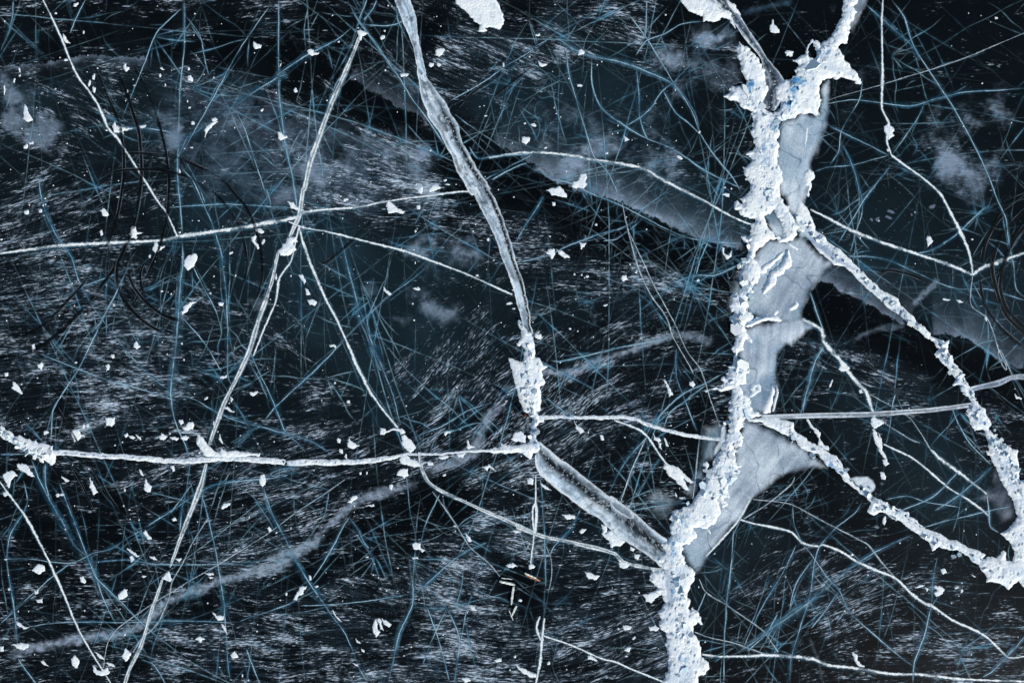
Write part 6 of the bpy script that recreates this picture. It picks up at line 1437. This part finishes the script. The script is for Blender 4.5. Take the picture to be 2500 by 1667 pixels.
# ================================================================ PERSON standing by the middle ridge
def skinned(name, verts, edges, radii, mat, root=0, sub=1, parent=None, loc=(0, 0, 0)):
    me = bpy.data.meshes.new(name); me.from_pydata(verts, edges, []); me.materials.append(mat)
    o = bpy.data.objects.new(name, me); COL.objects.link(o)
    md = o.modifiers.new("skin", 'SKIN'); md.use_smooth_shade = True
    sv = me.skin_vertices[0].data if me.skin_vertices else None
    if sv is None:
        bm = bmesh.new(); bm.from_mesh(me); bm.verts.layers.skin.verify(); bm.to_mesh(me); bm.free(); sv = me.skin_vertices[0].data
    for i, r in enumerate(radii): sv[i].radius = r if isinstance(r, tuple) else (r, r); sv[i].use_root = (i == root)
    s = o.modifiers.new("sub", 'SUBSURF'); s.levels = sub; s.render_levels = sub
    o.location = loc
    if parent is not None: o.parent = parent
    return o
V = []; E = []; Rr = []
def jv(p, r, frm=None):
    V.append(p); Rr.append(r); i = len(V) - 1
    if frm is not None: E.append((frm, i))
    return i
pel = jv((0, 0, .95), (.15, .11)); wst = jv((0, 0, 1.10), (.13, .10), pel); che = jv((0, .01, 1.30), (.16, .11), wst); sh = jv((0, 0, 1.44), (.12, .09), che)
nk = jv((0, .0, 1.52), .055, sh); hb = jv((0, .015, 1.60), (.075, .085), nk); ht = jv((0, .01, 1.68), (.08, .095), hb); hp = jv((0, 0, 1.74), (.05, .06), ht)
jv((0, .105, 1.635), .014, hb)
for s in (-1, 1):
    a = jv((s * .19, 0, 1.42), .062, sh); b = jv((s * .25, -.01, 1.16), .05, a); c = jv((s * .24, .10, .96), .036, b); d = jv((s * .235, .14, .89), (.035, .022), c)
    for kx, ln_ in ((-.024, .075), (-.008, .085), (.008, .08), (.024, .062)):
        e = jv((s * .235 + kx, .155, .86), .0095, d); f_ = jv((s * .235 + kx, .16, .86 - ln_ * .5), .009, e); jv((s * .235 + kx, .145, .86 - ln_), .008, f_)
    e = jv((s * .195, .16, .875), .010, d); jv((s * .185, .175, .845), .009, e)
    h_ = jv((s * .09, 0, .88), .09, pel); kn = jv((s * .11, .03, .50), .062, h_); an_ = jv((s * .12, 0, .10), .045, kn); jv((s * .13, .14, .04), (.045, .035), jv((s * .125, .04, .05), .045, an_))
M_SKIN = mat_plain("skin", rgb(196, 150, 128), .6, .08, 20); M_COAT = mat_plain("dark parka cloth", rgb(22, 22, 26), .9, .3, 30)
M_TRS = mat_plain("dark trousers", rgb(16, 17, 22), .9, .3, 30); M_HAT = mat_plain("rust brown knit", rgb(78, 48, 36), .95, .3, 60); M_BOOT = mat_plain("boot leather", rgb(24, 20, 18), .7, .3, 30)
(ppx, ppy) = W2(1281.5, 1009.0)
body = skinned("person", V, E, Rr, M_SKIN, 0, 1, None, (float(ppx), float(ppy), 0.0))
body.rotation_euler = (0, 0, math.radians(160))
tag(body, "person in dark winter clothes standing on the ice beside the middle ridge", "person")
skinned("parka", [(0, 0, .86), (0, 0, 1.10), (0, .01, 1.30), (0, 0, 1.45), (-.19, 0, 1.42), (-.25, -.01, 1.16), (-.24, .09, .98), (.19, 0, 1.42), (.25, -.01, 1.16), (.24, .09, .98), (0, -.03, 1.52)],
    [(0, 1), (1, 2), (2, 3), (3, 4), (4, 5), (5, 6), (3, 7), (7, 8), (8, 9), (3, 10)], [(.19, .15), (.17, .135), (.195, .145), (.15, .12), .088, .075, .06, .088, .075, .06, (.085, .08)], M_COAT, 0, 1, body)
skinned("trousers", [(0, 0, .93), (-.09, 0, .86), (-.11, .03, .50), (-.12, 0, .14), (.09, 0, .86), (.11, .03, .50), (.12, 0, .14)], [(0, 1), (1, 2), (2, 3), (0, 4), (4, 5), (5, 6)], [(.16, .125), .11, .08, .068, .11, .08, .068], M_TRS, 0, 1, body)
for s in (-1, 1):
    skinned("boot", [(s * .12, -.03, .16), (s * .122, -.02, .06), (s * .13, .15, .045)], [(0, 1), (1, 2)], [.06, .06, .05], M_BOOT, 0, 1, body)
skinned("knit_hat", [(0, 0, 1.685), (0, -.005, 1.74), (0, -.01, 1.79)], [(0, 1), (1, 2)], [(.095, .105), (.085, .095), (.03, .03)], M_HAT, 0, 1, body)
for s in (-1, 1):
    bm = bmesh.new(); bmesh.ops.create_uvsphere(bm, u_segments=8, v_segments=6, radius=.012); me = bpy.data.meshes.new("eye"); bm.to_mesh(me); bm.free(); me.materials.append(M_BOOT)
    o = bpy.data.objects.new("eye", me); COL.objects.link(o); o.parent = body; o.location = (s * .032, .092, 1.665)
